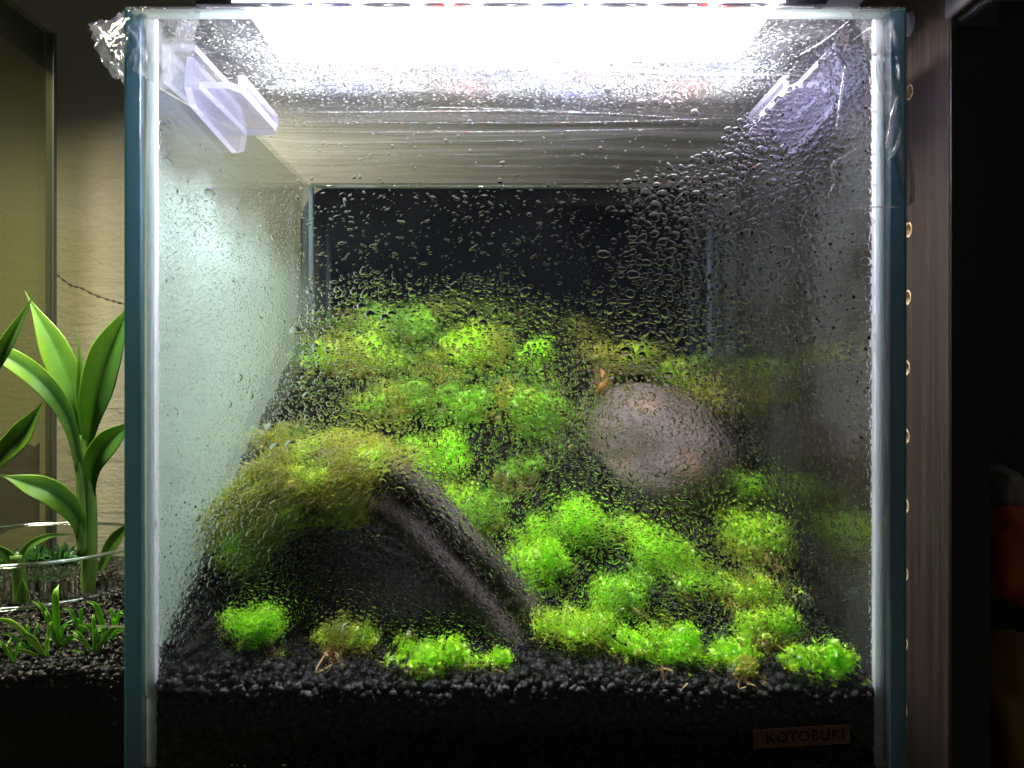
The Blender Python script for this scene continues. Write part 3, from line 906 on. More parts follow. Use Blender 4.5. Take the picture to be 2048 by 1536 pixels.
for pts, r in (
    ([P(1690, 130, 0.339), P(1682, 190, 0.339), P(1672, 260, 0.339)], 0.00035),
    ([P(1745, 280, 0.339), P(1700, 305, 0.339), P(1665, 330, 0.339), P(1668, 365, 0.339), P(1655, 395, 0.339)], 0.0004),
    ([P(1800, 180, 0.3385), P(1785, 230, 0.3385), P(1772, 300, 0.3385)], 0.0005),
    ([P(1806, 250, 0.3385), P(1790, 300, 0.3385), P(1774, 320, 0.3385)], 0.0005),
    ([P(1655, 420, 0.339), P(1720, 416, 0.339), P(1806, 413, 0.339)], 0.0003),
    ([P(1814, 210, 0.339), P(1818, 300, 0.339), P(1826, 380, 0.339), P(1822, 405, 0.339), P(1812, 408, 0.339)], 0.0005),
):
    crease(pts, r)

# ------------------------------------------------------------------ clear acrylic cover clips
def mat_acrylic():
    t = NT("acrylic")
    g = t.noise(t.coord(), 60.0, 4, 0.6)
    tr = t.n('ShaderNodeBsdfTransparent', Color=(0.90, 0.89, 0.96))
    df = t.n('ShaderNodeBsdfTranslucent', Color=(0.72, 0.70, 0.92))
    d2 = t.n('ShaderNodeBsdfDiffuse', Color=(0.72, 0.70, 0.92))
    gl = t.n('ShaderNodeBsdfGlossy', Color=(1, 1, 1), Roughness=0.06)
    s = t.mixs(t.math('MULTIPLY_ADD', g, 0.10, 0.07), tr, t.mixs(0.5, df, d2))
    return t.done(t.mixs(t.schlick(0.06), s, gl))
def mat_acrylic_edge():
    t = NT("acrylic_edge")
    df = t.n('ShaderNodeBsdfTranslucent', Color=(0.80, 0.79, 0.98))
    d2 = t.n('ShaderNodeBsdfDiffuse', Color=(0.80, 0.79, 0.98))
    tr = t.n('ShaderNodeBsdfTransparent', Color=(0.9, 0.9, 0.96))
    return t.done(t.mixs(0.55, tr, t.mixs(0.5, df, d2)))
M_acr = mat_acrylic(); M_acre = mat_acrylic_edge()
def plate(name, pts, nvec, th, parent):
    """a slab with its edges in frosted acrylic"""
    bm = bmesh.new()
    nvec = Vector(nvec).normalized() * th
    a = [bm.verts.new(Vector(p)) for p in pts]; b = [bm.verts.new(Vector(p) + nvec) for p in pts]
    bm.faces.new(a[::-1]); bm.faces.new(b)
    n = len(pts)
    for i in range(n):
        f = bm.faces.new((a[i], a[(i + 1) % n], b[(i + 1) % n], b[i])); f.material_index = 1
    me_ = bm_mesh(name, bm); o = link(name, me_, M_acr, parent); me_.materials.append(M_acre)
    return o
def clip(sx, label):
    xw = sx * 0.1385                                        # hooked on the side pane's rim
    def Q(dx, y, z): return Vector((sx * (0.1440 - dx), y - 0.004, z + (0.003 if z < 0.2986 else 0)))
    root = empty("cover_clip", Q(0, 0.08, 0.30), label, "clip", "clear acrylic clips on the tank rim")
    # plate lying against the inner face of the side pane
    plate("hanging_plate", [Q(0.0016, 0.048, 0.2950), Q(0.0016, 0.118, 0.2950), Q(0.0016, 0.130, 0.286), Q(0.0016, 0.124, 0.274), Q(0.0016, 0.112, 0.270), Q(0.0016, 0.052, 0.275), Q(0.0016, 0.046, 0.281)], (-sx, 0, 0), 0.003, root)
    # shelf that carries the cover
    plate("shelf_plate", [Q(0.0048, 0.055, 0.2865), Q(0.0048, 0.128, 0.2865), Q(0.020, 0.128, 0.2865), Q(0.022, 0.120, 0.2865), Q(0.022, 0.062, 0.2865), Q(0.018, 0.055, 0.2865)], (0, 0, -1), 0.003, root)
    plate("upright_tab", [Q(0.0195, 0.064, 0.2868), Q(0.0195, 0.124, 0.2868), Q(0.0195, 0.124, 0.2925), Q(0.0195, 0.064, 0.2925)], (-sx, 0, 0), 0.0028, root)
    plate("outer_hook", [Q(-0.0066, 0.05, 0.3018), Q(-0.0066, 0.10, 0.3018), Q(-0.0066, 0.10, 0.285), Q(-0.0066, 0.05, 0.285)], (sx, 0, 0), 0.003, root)
    plate("bridge", [Q(0.0048, 0.05, 0.3012), Q(0.0048, 0.10, 0.3012), Q(-0.0096, 0.10, 0.3012), Q(-0.0096, 0.05, 0.3012)], (0, 0, 1), 0.003, root)
clip(-1, "clear acrylic clip with tinted edges on the left wall's rim beside the film pouch")
clip(1, "clear acrylic clip hooked on the rim beside the wooden shelf panel")

# ------------------------------------------------------------------ condensation
def drops(name, uv, r, asp, rot, plane, mat=M_water, K=12, RINGS=3, hh=0.42, parent=None, sag=0.0):
    """domes of water on a pane; uv in the pane's plane, plane(u, v, h) -> xyz"""
    n = len(uv)
    th = np.arange(K) / K * 2 * np.pi
    ph = RNG.uniform(0, 6.28, size=(n, 3)); am = RNG.uniform(0.0, 0.19, size=(n, 3)) * np.clip(1.3 - r[:, None] / 0.003, 0.25, 1)
    shape = 1 + am[:, 0:1] * np.sin(2 * th[None] + ph[:, 0:1]) + am[:, 1:2] * np.sin(3 * th[None] + ph[:, 1:2]) + 0.6 * am[:, 2:3] * np.sin(5 * th[None] + ph[:, 2:3])
    fr_ = [1.0, 0.90, 0.66, 0.34][:RINGS + 1]
    hs = [0.0, 0.42, 0.78, 0.95][:RINGS + 1]
    U, Vv, H = [], [], []
    for fk, hk in zip(fr_, hs):
        rr = r[:, None] * shape * fk
        a = rr * np.cos(th)[None] * asp[:, None]; b = rr * np.sin(th)[None] / asp[:, None]
        b = b - (np.sin(th)[None] < 0) * 0 
        ca, sa = np.cos(rot)[:, None], np.sin(rot)[:, None]
        U.append(uv[:, 0:1] + a * ca - b * sa); Vv.append(uv[:, 1:2] + a * sa + b * ca - sag * r[:, None] * hk)
        H.append(np.repeat((hk * hh * r)[:, None], K, axis=1))
    top_u, top_v, top_h = uv[:, 0:1], uv[:, 1:2] - sag * r[:, None], (hh * r)[:, None]
    U = np.concatenate(U + [top_u, uv[:, 0:1]], axis=1); Vv = np.concatenate(Vv + [top_v, uv[:, 1:2]], axis=1); H = np.concatenate(H + [top_h, np.zeros((n, 1))], axis=1)
    nv = U.shape[1]
    xyz = plane(U.ravel(), Vv.ravel(), H.ravel())
    f = []
    R1 = RINGS + 1
    for q in range(R1 - 1):
        for k in range(K):
            k2 = (k + 1) % K
            f.append((q * K + k, q * K + k2, (q + 1) * K + k2)); f.append((q * K + k, (q + 1) * K + k2, (q + 1) * K + k))
    for k in range(K):
        f.append(((R1 - 1) * K + k, (R1 - 1) * K + (k + 1) % K, R1 * K)); f.append(((k + 1) % K, k, R1 * K + 1))
    f = np.array(f)
    faces = (f[None] + (np.arange(n) * nv)[:, None, None]).reshape(-1, 3)
    me_ = mesh_np(name, xyz, faces)
    bmx = None
    me_.flip_normals() if plane.flip else None
    me_.shade_smooth()
    # keep the rim crease: base stays flat
    fl = np.ones(len(faces), dtype=bool).reshape(n, -1)
    idx = np.array([i for i, q in enumerate(f) if (R1 * K + 1) in q]); fl[:, idx] = False
    me_.polygons.foreach_set("use_smooth", fl.ravel())
    return link(name, me_, mat, parent)

class FrontPlane:
    flip = False
    def __call__(s, u, v, h): return np.stack([u, 0.00512 + h, v], axis=1)
class LeftPlane:
    flip = False
    def __call__(s, u, v, h): return np.stack([-0.14447 + h, u, v], axis=1)
class BackPlane:
    flip = False
    def __call__(s, u, v, h): return np.stack([u, 0.29448 - h, v], axis=1)
class RightPlane:
    flip = False
    def __call__(s, u, v, h): return np.stack([0.14447 - h, u, v], axis=1)

def px_of(u, v):
    d = 0.345
    return (u - CAMX) * F / d + 1009, 770 - (v - CAMZ) * F / d

class Packer:
    def __init__(s, cell=0.004): s.c = cell; s.g = {}
    def ok(s, u, v, r, gap):
        ci, cj = int(u / s.c), int(v / s.c)
        for i in range(ci - 1, ci + 2):
            for j in range(cj - 1, cj + 2):
                for (a, b, q) in s.g.get((i, j), ()):
                    if (a - u) ** 2 + (b - v) ** 2 < (gap * (q + r)) ** 2: return False
        s.g.setdefault((ci, cj), []).append((u, v, r)); return True

def sstep(a, b, x):
    t = min(1, max(0, (x - a) / (b - a))); return t * t * (3 - 2 * t)

def front_law(px, py, nz):
    """(probability, mean radius mm, aspect bias) of drops on the front pane"""
    if py > 1400 or py < 26: return 0, 0, 1
    # boundary of the beaded upper right area
    edge = 330 - (px - 1350) * 0.72 if px > 1350 else 330 + (1350 - px) * 0.25
    ur = sstep(0, 40, py - edge + nz * 40) * sstep(1180, 1400, px + nz * 60)
    if px > 1690 and py < 240 and ur < 0.5: return 0.1, 0.35, 1
    low = sstep(520, 640, py + nz * 70)
    p, r, a = 0.05, 0.30, 1.0
    if py > 380 and 560 < px < 1450:                     # wisps on the dark back
        p, r, a = 0.15, 0.33, 1.45
    if py > 330 and px <= 600:
        k = sstep(340, 470, py); p, r, a = 0.15 + 0.75 * k, 0.42, 0.95
    if px < 345 and 235 < py < 335: return 0.95, 0.85, 1
    if low > 0.3:
        p, r, a = 0.95 * low, 0.45 + 0.10 * nz, 1.0
    if px > 1380 and py > 640:
        r = 0.42 ; p = 0.75
    if ur > 0.05:
        k = ur * (1 - sstep(560, 720, py))
        if k > 0.05: p, r, a = max(p, 0.95 * k), 0.72, 1.15
    if px > 1690 and 330 < py < 960: p, r = 0.85, 0.95
    if py > 1290: p *= 0.7; r *= 0.85
    return p, r, a

pk = Packer(0.0045)
UV, RR, AS, RO = [], [], [], []
BIG = []
def try_add(u, v, r, a, gap=0.9):
    if abs(u) > 0.1398 - r * 0.4 : return False
    if v < soil_h(u, 0.006) + 0.001: return False
    if not pk.ok(u, v, r, gap): return False
    UV.append((u, v)); RR.append(r); AS.append(a); RO.append(RNG.normal() * 0.5); return True
# the big single drops first, where the photo shows them
big_px = [(1340, 372, 2.0), (1467, 362, 2.0), (1290, 360, 1.4), (1420, 395, 1.8), (1545, 395, 1.9), (1490, 410, 1.6), (1352, 470, 1.6), (1700, 548, 1.6), (1735, 475, 1.3), (1722, 500, 1.2), (1742, 540, 1.3), (1705, 580, 1.4), (1740, 605, 1.5), (1727, 640, 1.7), (1745, 700, 1.5),
          (1722, 652, 2.4), (1748, 650, 1.6), (1712, 690, 2.2), (1744, 672, 1.9), (1712, 745, 2.3), (1738, 560, 1.8), (1718, 555, 2.0), (1705, 830, 2.2), (1715, 880, 2.0), (1690, 955, 1.6), (1330, 160, 0.8), (1215, 180, 1.6), (1282, 205, 1.7), (1312, 203, 1.7), (1335, 208, 1.5), (1390, 225, 1.7), (1000, 362, 1.2),
          (310, 745, 2.4), (320, 695, 1.9), (330, 808, 1.8), (345, 825, 2.0), (340, 560, 1.5), (420, 385, 2.2), (360, 980, 1.8), (350, 965, 2.0), (335, 1020, 1.6), (455, 808, 1.7), (475, 755, 1.9), (500, 790, 1.8), (580, 890, 2.0), (540, 855, 2.0), (550, 895, 1.8), (590, 660, 2.4),
          (740, 630, 2.0), (770, 636, 1.9), (945, 632, 2.2), (910, 574, 1.9), (770, 578, 1.0), (1022, 622, 1.8), (900, 715, 1.8), (630, 695, 1.7), (655, 700, 1.4), (1015, 735, 1.6), (1160, 850, 1.6), (1205, 760, 1.3), (1100, 848, 1.4), (1100, 985, 1.6), (1290, 1025, 1.8), (1290, 1040, 1.5), (1445, 1050, 2.0), (1410, 1080, 1.6), (1390, 1170, 1.8), (1345, 1190, 1.4),
          (1053, 1185, 1.9), (1083, 1186, 2.0), (1087, 1228, 1.5), (1005, 1222, 1.5), (1018, 1238, 1.4), (773, 945, 2.0), (800, 980, 1.5), (1440, 888, 1.4), (1370, 870, 1.2), (1372, 935, 1.4), (1420, 920, 1.5), (1190, 910, 1.3), (640, 1050, 1.9), (545, 1105, 1.8), (570, 1165, 1.5), (500, 1070, 1.6), (548, 1010, 1.8), (680, 1062, 1.7), (850, 1060, 1.6), (868, 1065, 1.7), (785, 1140, 1.4), (700, 905, 1.5), (870, 1170, 1.3), (450, 1258, 1.8), (530, 1200, 1.5), (512, 1300, 1.6), (720, 1245, 1.5), (640, 1245, 1.3), (885, 1270, 1.4), (895, 1235, 1.6), (1600, 560, 1.7), (1610, 555, 1.5), (1560, 600, 1.7), (1580, 625, 1.6), (1535, 500, 1.8), (1655, 475, 1.7), (1500, 555, 1.5), (1450, 540, 1.2), (1460, 520, 1.3), (1660, 1010, 1.5), (1735, 1220, 1.5), (1720, 1180, 1.2), (1100, 935, 1.4), (1275, 345, 1.1), (1560, 330, 1.5), (1600, 350, 1.6), (1500, 330, 1.4)]
for (px, py, r) in big_px:
    p = P(px, py, 0.345); r = r * 0.001 * RNG.uniform(0.8, 1.1)
    if try_add(p.x, p.z, r, RNG.uniform(0.88, 1.15), 0.8) and r > 0.00142: BIG.append(len(UV) - 1)
def lay(count, rmul, gap):
    for _ in range(count):
        u = RNG.uniform(-0.1395, 0.1395); v = RNG.uniform(0.03, 0.297)
        px, py = px_of(u, v)
        nz = noise.noise(Vector((u * 45, v * 45, 3.1)))
        p, r, a = front_law(px, py, nz)
        if p <= 0 or RNG.uniform() > p * (0.75 + 0.5 * nz): continue
        rm_ = min(rmul, 0.85) if (px < 600 and py < 1000) else rmul
        rr = r * 0.001 * rm_ * np.exp(RNG.normal() * 0.28)
        try_add(u, v, float(np.clip(rr, 0.00016, 0.0022)), float(np.clip(a * np.exp(RNG.normal() * 0.18), 0.65, 1.7)), gap)
lay(14000, 2.1, 0.86)
lay(45000, 1.3, 0.82)
lay(60000, 0.62, 0.84)
UV = np.array(UV); RR = np.array(RR); AS = np.array(AS); RO = np.array(RO)
small = np.ones(len(UV), dtype=bool); small[BIG] = False
fp = FrontPlane()
print("front drops", len(UV))
o = drops("condensation", UV[small], RR[small], AS[small], RO[small], fp, K=9, RINGS=2, hh=0.5)
tag(o, "fine beads of condensation all over the inside of the front glass", kind="stuff")
ANCH = [(500, 1258, "the moss clump by the pale left wall"), (685, 1283, "the straw coloured moss clump"), (866, 1318, "the moss clump before the log foot"), (1655, 1348, "the lone corner moss clump"),
        (1315, 1292, "the large bottom moss clump"), (1150, 1262, "the moss beside the log's lower end"), (1245, 1200, "the moss amid the slope"), (1060, 1130, "the moss patch on the log's right flank"),
        (1150, 1058, "the broad moss patch below the stone"), (1492, 980, "the small moss clump at the stone's right tip"), (1318, 905, "the stone"), (1180, 800, "the upper left end of the stone"), (868, 925, "the vivid moss behind the log crest"),
        (770, 950, "the crest of the log"), (920, 1130, "the middle of the log"), (660, 1130, "the dark hollow under the log"), (560, 1000, "the mossy end of the log"), (1040, 945, "the small tuft left of the stone"),
        (930, 812, "the central green cushion"), (700, 718, "the highest yellow cushion"), (800, 640, "the crown of the hill"), (955, 690, "the cushion right of the hill crown"), (1000, 480, "the black back wall"), (1330, 480, "the right end of the black back wall"),
        (330, 560, "the upper part of the pale misted wall"), (330, 780, "the middle of the pale misted wall"), (340, 1000, "the lower part of the pale misted wall"), (480, 780, "the far part of the pale misted wall"), (560, 680, "the far corner of the pale wall"),
        (1560, 400, "the beaded upper corner"), (1570, 570, "the side wall next to the shelf"), (1720, 480, "the upper part of the strip at the shelf edge"), (1720, 660, "the middle of the strip at the shelf edge"), (1715, 860, "the lower part of the strip at the shelf edge"),
        (1215, 170, "the white light"), (1330, 200, "the sparkling film"), (1000, 350, "the rim of the back pane"), (1340, 380, "the corner of the back rim"), (1440, 1060, "the yellow clump under the stone's tip"), (1700, 1180, "the dim glass above the corner clump")]
used_lab = set()
def drop_label(px, py, r):
    size = "very large" if r > 0.0021 else ("large" if r > 0.00165 else "middling")
    for ax_, ay_, nm in sorted(ANCH, key=lambda q: (q[0] - px) ** 2 + (q[1] - py) ** 2)[:20]:
        dx, dy = px - ax_, py - ay_
        if math.hypot(dx, dy) < 26: w = "right over"
        elif abs(dx) > 2 * abs(dy): w = "just right of" if dx > 0 else "just left of"
        elif abs(dy) > 2 * abs(dx): w = "just below" if dy > 0 else "just above"
        else: w = ("below" if dy > 0 else "above") + " and " + ("right of" if dx > 0 else "left of")
        lb = size + " front glass water drop " + w + " " + nm
        if (w, nm) not in used_lab and len(lb.split()) <= 16:
            used_lab.add((w, nm)); return lb
    return size + " front glass water drop near " + nm
for i in BIG:
    px, py = px_of(*UV[i])
    sel = np.array([i])
    cen = np.array([UV[i][0], 0.005, UV[i][1]])
    o = drops("water_drop", UV[sel], RR[sel], AS[sel], RO[sel] * 0.5, fp, K=20, RINGS=3, hh=0.55, sag=0.18)
    o.data.transform(Matrix.Translation(-Vector(cen))); o.location = cen
    lb = drop_label(px, py, RR[i])
    tag(o, lb, "water drop", "large water drops on the inside of the front glass")

# condensation on the other walls
def wall_drops(name, n, law, plane, rmm, label, gap=0.9):
    pk2 = Packer(0.004); uv, rr, aa = [], [], []
    for _ in range(n):
        u = RNG.uniform(0.008, 0.290); v = RNG.uniform(0.04, 0.293)
        if isinstance(plane, BackPlane): u = RNG.uniform(-0.139, 0.139)
        nz = noise.noise(Vector((u * 40, v * 40, 8.8)))
        if RNG.uniform() > law(u, v, nz): continue
        r = rmm * 0.001 * np.exp(RNG.normal() * 0.35)
        if pk2.ok(u, v, r, gap): uv.append((u, v)); rr.append(r); aa.append(np.exp(RNG.normal() * 0.15))
    uv = np.array(uv); rr = np.array(rr); aa = np.array(aa)
    o = drops(name, uv, rr, aa, RNG.normal(size=len(uv)) * 0.4, plane, K=8, RINGS=2, hh=0.45)
    return tag(o, label, kind="stuff")
wall_drops("condensation", 2400, lambda u, v, nz: (0.7 if v < 0.24 else 0.1) + 0.4 * nz if v > soil_h(-0.14, u) else 0, LeftPlane(), 0.5, "beads of condensation on the pale misted side wall")

def g_left(t, co):
    s = t.n('ShaderNodeSeparateXYZ', Vector=co)
    yv, zv = s.outputs[1], s.outputs[2]
    wob = t.math('MULTIPLY', t.math('SUBTRACT', t.noise(co, 18.0, 3), 0.5), 0.05)
    top = t.ramp(t.math('ADD', t.math('ADD', zv, t.math('MULTIPLY', yv, 0.02)), wob), [(0.225, (1, 1, 1)), (0.255, (0.10, 0.10, 0.10))])
    back = t.ramp(yv, [(0.10, (1, 1, 1)), (0.28, (0.45, 0.45, 0.45))])
    return t.math('MULTIPLY', top, back)
M_mistL = mat_mist("mist_pale", (0.45, 0.60, 0.57), 0.70, 0.96, 16.0, g_left)
def g_right(t, co):
    s = t.n('ShaderNodeSeparateXYZ', Vector=co)
    yv = s.outputs[1]
    return t.ramp(yv, [(0.03, (1, 1, 1)), (0.12, (0.55, 0.55, 0.55)), (0.27, (1.0, 1.0, 1.0))])
M_mistR = mat_mist("mist_grey", (0.75, 0.85, 0.82), 0.0, 0.06, 16.0, g_right)
def g_front(t, co):
    s = t.n('ShaderNodeSeparateXYZ', Vector=co)
    x = s.outputs[0]
    return t.ramp(t.math('MULTIPLY_ADD', x, 3.0, 0.5), [(0.03, (0.9, 0.9, 0.9)), (0.2, (0.04, 0.04, 0.04)), (0.70, (0.04, 0.04, 0.04)), (0.86, (0.22, 0.22, 0.22))])
M_mistF = mat_mist("mist_front", (0.75, 0.80, 0.80), 0.07, 0.16, 20.0, g_front)
def mist_sheet(name, quad, mat, label):
    o = link(name, mesh_np(name, quad, [(0, 1, 2, 3)]), mat)
    return tag(o, label, kind="stuff")
xl = -0.14443
mist_sheet("mist", [(xl, 0.0056, 0.034), (xl, 0.294, 0.034), (xl, 0.294, 0.2965), (xl, 0.0056, 0.2965)], M_mistL, "pale film of mist on the side wall beside the dracaena")
mist_sheet("mist", [(-xl, 0.0056, 0.034), (-xl, 0.294, 0.034), (-xl, 0.294, 0.2965), (-xl, 0.0056, 0.2965)], M_mistR, "thin grey film of mist on the side wall next to the shelf")
mist_sheet("mist", [(-0.140, 0.00501, 0.036), (0.140, 0.00501, 0.036), (0.140, 0.00501, 0.297), (-0.140, 0.00501, 0.297)], M_mistF, "very thin film of mist on the front glass")

def mat_wet():
    t = NT("wet_film")
    co = t.coord(); sp_ = t.n('ShaderNodeSeparateXYZ', Vector=co)
    x, z = sp_.outputs[0], sp_.outputs[2]
    wob = t.math('MULTIPLY', t.math('SUBTRACT', t.noise(co, 22.0, 4), 0.5), 0.06)
    m = t.ramp(t.math('ADD', t.math('ADD', z, wob), t.math('MULTIPLY', x, -0.12)), [(0.055, (0.2, 0.2, 0.2)), (0.09, (1, 1, 1)), (0.185, (1, 1, 1)), (0.225, (0, 0, 0))])
    tr = t.n('ShaderNodeBsdfTransparent', Color=(1, 1, 1))
    rf = t.n('ShaderNodeBsdfRefraction', Color=(1, 1, 1), Roughness=0.10, IOR=1.2)
    return t.done(t.mixs(t.math('MULTIPLY', m, 0.75), tr, rf))
tag(box("water_film", (-0.140, 0.00503, 0.038), (0.140, 0.00508, 0.296), mat_wet()), "very thin blurring film of water on the inside of the front glass", kind="stuff")

# ------------------------------------------------------------------ shelf beside the tank
def mat_wood_panel():
    t = NT("wood_laminate")
    fine = t.noise(t.mapped((520, 520, 9)), 1.0, 5, 0.6)
    lines = t.noise(t.mapped((300, 300, 3)), 1.0, 3, 0.6)
    broad = t.noise(t.mapped((12, 12, 2)), 1.0, 3, 0.5)
    c = t.ramp(fine, [(0.32, (0.009, 0.006, 0.0042)), (0.53, (0.036, 0.0235, 0.0155)), (0.70, (0.085, 0.057, 0.039))])
    c = t.mixc(t.ramp(lines, [(0.33, (0.7, 0.7, 0.7)), (0.5, (0, 0, 0))]), c, (0.06, 0.042, 0.034))
    c = t.mixc(0.35, c, t.mixc(broad, (0.022, 0.0145, 0.010), (0.042, 0.028, 0.0195)))
    p = t.n('ShaderNodeBsdfPrincipled', Roughness=0.5, Normal=t.bump(fine, 0.4, 0.0005))
    t.set(p.inputs['Base Color'], c)
    return t.done(p)
M_panel = mat_wood_panel()
M_hole = principled("raw_chipboard", (0.62, 0.45, 0.24), 0.8, vary=(700, 0.4))
XP = 0.1880
shelf = empty("bookshelf", (XP + 0.009, 0.2, -0.04), "dark brown wood grain shelf side panel with a row of peg holes", "shelf")
bm = bmesh.new(); add_box(bm, (XP, 0.043, -0.3), (XP + 0.0165, 0.395, 0.62))
pan = link("side_panel", bm_mesh("side_panel", bm), M_panel, shelf)
hole_px = [(1819, 185), (1817, 460), (1815, 595), (1813, 736), (1812, 873), (1811, 1012), (1810, 1148), (1809, 1286), (1808, 1420)]
bm = bmesh.new()
hd = []
for (px, py) in hole_px:
    d = F * (XP - CAMX) / (px - 1009); p = P(px, py, d); hd.append(p)
    r = bmesh.ops.create_cone(bm, cap_ends=True, segments=20, radius1=0.0030, radius2=0.0030, depth=0.022, matrix=Matrix.Translation((XP, p.y, p.z)) @ Matrix.Rotation(math.pi / 2, 4, 'Y'))
cutm = bm_mesh("cut", bm); cutm.materials.append(M_hole)
cut = bpy.data.objects.new("cut", cutm); COL.objects.link(cut)
bo = pan.modifiers.new("b", 'BOOLEAN'); bo.object = cut; bo.operation = 'DIFFERENCE'; bo.solver = 'EXACT'
try: bo.material_mode = 'TRANSFER'
except Exception: pass
dg = bpy.context.evaluated_depsgraph_get()
newm = bpy.data.meshes.new_from_object(pan.evaluated_get(dg))
pan.modifiers.clear(); pan.data = newm
bpy.data.objects.remove(cut)
# chipped rims of the peg holes
rim_me = None
for p in hd:
    if rim_me is None:
        bm = bmesh.new(); K = 20
        for k in range(K):
            pass
        rings = [(0.0030, -0.006), (0.0030, 0.00012), (0.0035, 0.00020), (0.0037, 0.00005)]
        vs = [[bm.verts.new((-h, r * math.cos(2 * math.pi * k / K), r * math.sin(2 * math.pi * k / K) * (1 + 0.08 * math.sin(k * 2.3)))) for k in range(K)] for r, h in rings]
        for a in range(3):
            for k in range(K):
                bm.faces.new((vs[a][k], vs[a][(k + 1) % K], vs[a + 1][(k + 1) % K], vs[a + 1][k]))
        rim_me = bm_mesh("peg_hole", bm); rim_me.materials.append(M_hole)
    o = bpy.data.objects.new("peg_hole", rim_me); COL.objects.link(o); o.parent = shelf
    o.matrix_parent_inverse = Matrix.Translation(shelf.location).inverted(); o.location = (XP, p.y, p.z)
M_band = principled("edge_band", (0.010, 0.008, 0.007), 0.35)
box("edge_band", (XP - 0.0002, 0.0405, -0.3), (XP + 0.0168, 0.0428, 0.62), M_band, shelf, 0.0004)
box("back_board", (XP + 0.0168, 0.390, -0.3), (0.70, 0.395, 0.62), M_band, shelf)
box("shelf_board", (XP + 0.0168, 0.06, -0.112), (0.70, 0.389, -0.094), M_band, shelf)
M_cap = principled("white_plastic", (0.72, 0.72, 0.78), 0.35)
d = F * (XP - CAMX) / (1819 - 1009); p = P(1819, 48, d)
bm = bmesh.new()
bmesh.ops.create_cone(bm, cap_ends=True, segments=32, radius1=0.0058, radius2=0.0050, depth=0.0022, matrix=Matrix.Translation((XP - 0.0012, p.y, p.z)) @ Matrix.Rotation(-math.pi / 2, 4, 'Y'))
link("screw_cap", bm_mesh("screw_cap", bm), M_cap, shelf)

# things in the dark shelf
def lumpy(name, c, size, mat, label, cat, seed, flat=0.75):
    bm = bmesh.new(); bmesh.ops.create_icosphere(bm, subdivisions=4, radius=1.0)
    for v in bm.verts:
        q = v.co.copy()
        q = Vector((math.copysign(abs(q[i]) ** flat, q[i]) for i in range(3)))
        q *= 1 + 0.13 * fbm(v.co * 1.6 + Vector((seed, 0, 0)))
        v.co = Vector((q.x * size[0], q.y * size[1], q.z * size[2]))
    o = link(name, bm_mesh(name, bm), mat, None, True); o.location = c
    return tag(o, label, cat)
lumpy("yellow_bag", P(2045, 1420, 0.56), (0.034, 0.05, 0.042), principled("yellow_cloth", (0.55, 0.33, 0.06), 0.6), "dim yellow bag at the bottom of the dark shelf", "bag", 1.0, 0.6)
lumpy("orange_bag", P(2036, 1100, 0.56), (0.026, 0.04, 0.031), principled("orange_cloth", (0.75, 0.16, 0.04), 0.6), "dim orange bag lying on the yellow bag in the shelf", "bag", 4.0, 0.55)
lumpy("grey_pouch", P(1986, 975, 0.57), (0.010, 0.03, 0.014), principled("grey_cloth", (0.3, 0.3, 0.28), 0.7), "small grey pouch on top of the orange bag in the shelf", "pouch", 7.0, 0.8)

# clear box hung on the shelf, carton and papers above the tank
tb = empty("clear_box", P(1945, 20, 0.385), "clear plastic box at the top of the shelf front", "box")
a = P(1878, 52, 0.375); b = P(2016, -60, 0.375)
M_clr = glass_pane("clear_plastic", (0.82, 0.82, 0.84), 0.10, 0.1)
bm = bmesh.new(); add_box(bm, (XP + 0.0005, 0.010, a.z), (b.x, 0.0395, 0.37), 0.004, 3)
link("body", bm_mesh("body", bm), M_clr, tb, True)
bm = bmesh.new(); add_box(bm, (XP - 0.004, 0.012, a.z + 0.004), (XP + 0.0003, 0.0395, 0.37), 0.0015, 2)
link("side_wall", bm_mesh("side_wall", bm), principled("hazy_plastic", (0.10, 0.095, 0.09), 0.3), tb, True)

M_carton = principled("carton", (0.46, 0.38, 0.27), 0.8, vary=(60, 0.15))
M_paper = principled("white_paper", (0.80, 0.80, 0.78), 0.7)
M_dk = principled("dark_plastic", (0.02, 0.02, 0.022), 0.4)
M_green = principled("green_ink", (0.06, 0.28, 0.16), 0.7)
ct = empty("carton", (0.155, 0.06, 0.330), "tan carton with a green printed paper panel above the tank corner", "box")
zc = 0.3270
box("body", (0.1165, 0.030, zc), (0.1405, 0.10, zc + 0.06), M_carton, ct)
box("printed_panel", (0.1405, 0.0299, zc), (0.1560, 0.10, zc + 0.06), M_paper, ct)
bm = bmesh.new()
for k, (xx, zz, ww) in enumerate(((0.1415, zc + 0.0042, 0.0012), (0.1432, zc + 0.0044, 0.0105), (0.1415, zc + 0.0018, 0.0012), (0.1432, zc + 0.002, 0.0085))):
    n_ = max(1, int(ww / 0.0012))
    for q in range(n_):
        add_box(bm, (xx + q * 0.0012, 0.0296, zz), (xx + q * 0.0012 + 0.0008, 0.0299, zz + 0.0012))
link("green_print", bm_mesh("green_print", bm), M_green, ct)
sv = empty("lamp_driver", (0.105, 0.06, 0.3335), "black box with a white sheet lying on the end of the light", "driver")
box("body", (0.088, 0.032, LZ + 0.0205), (0.1155, 0.09, LZ + 0.034), M_dk, sv, 0.001)
box("white_sheet", (0.070, 0.031, LZ + 0.0205), (0.0878, 0.088, LZ + 0.0235), M_paper, sv)

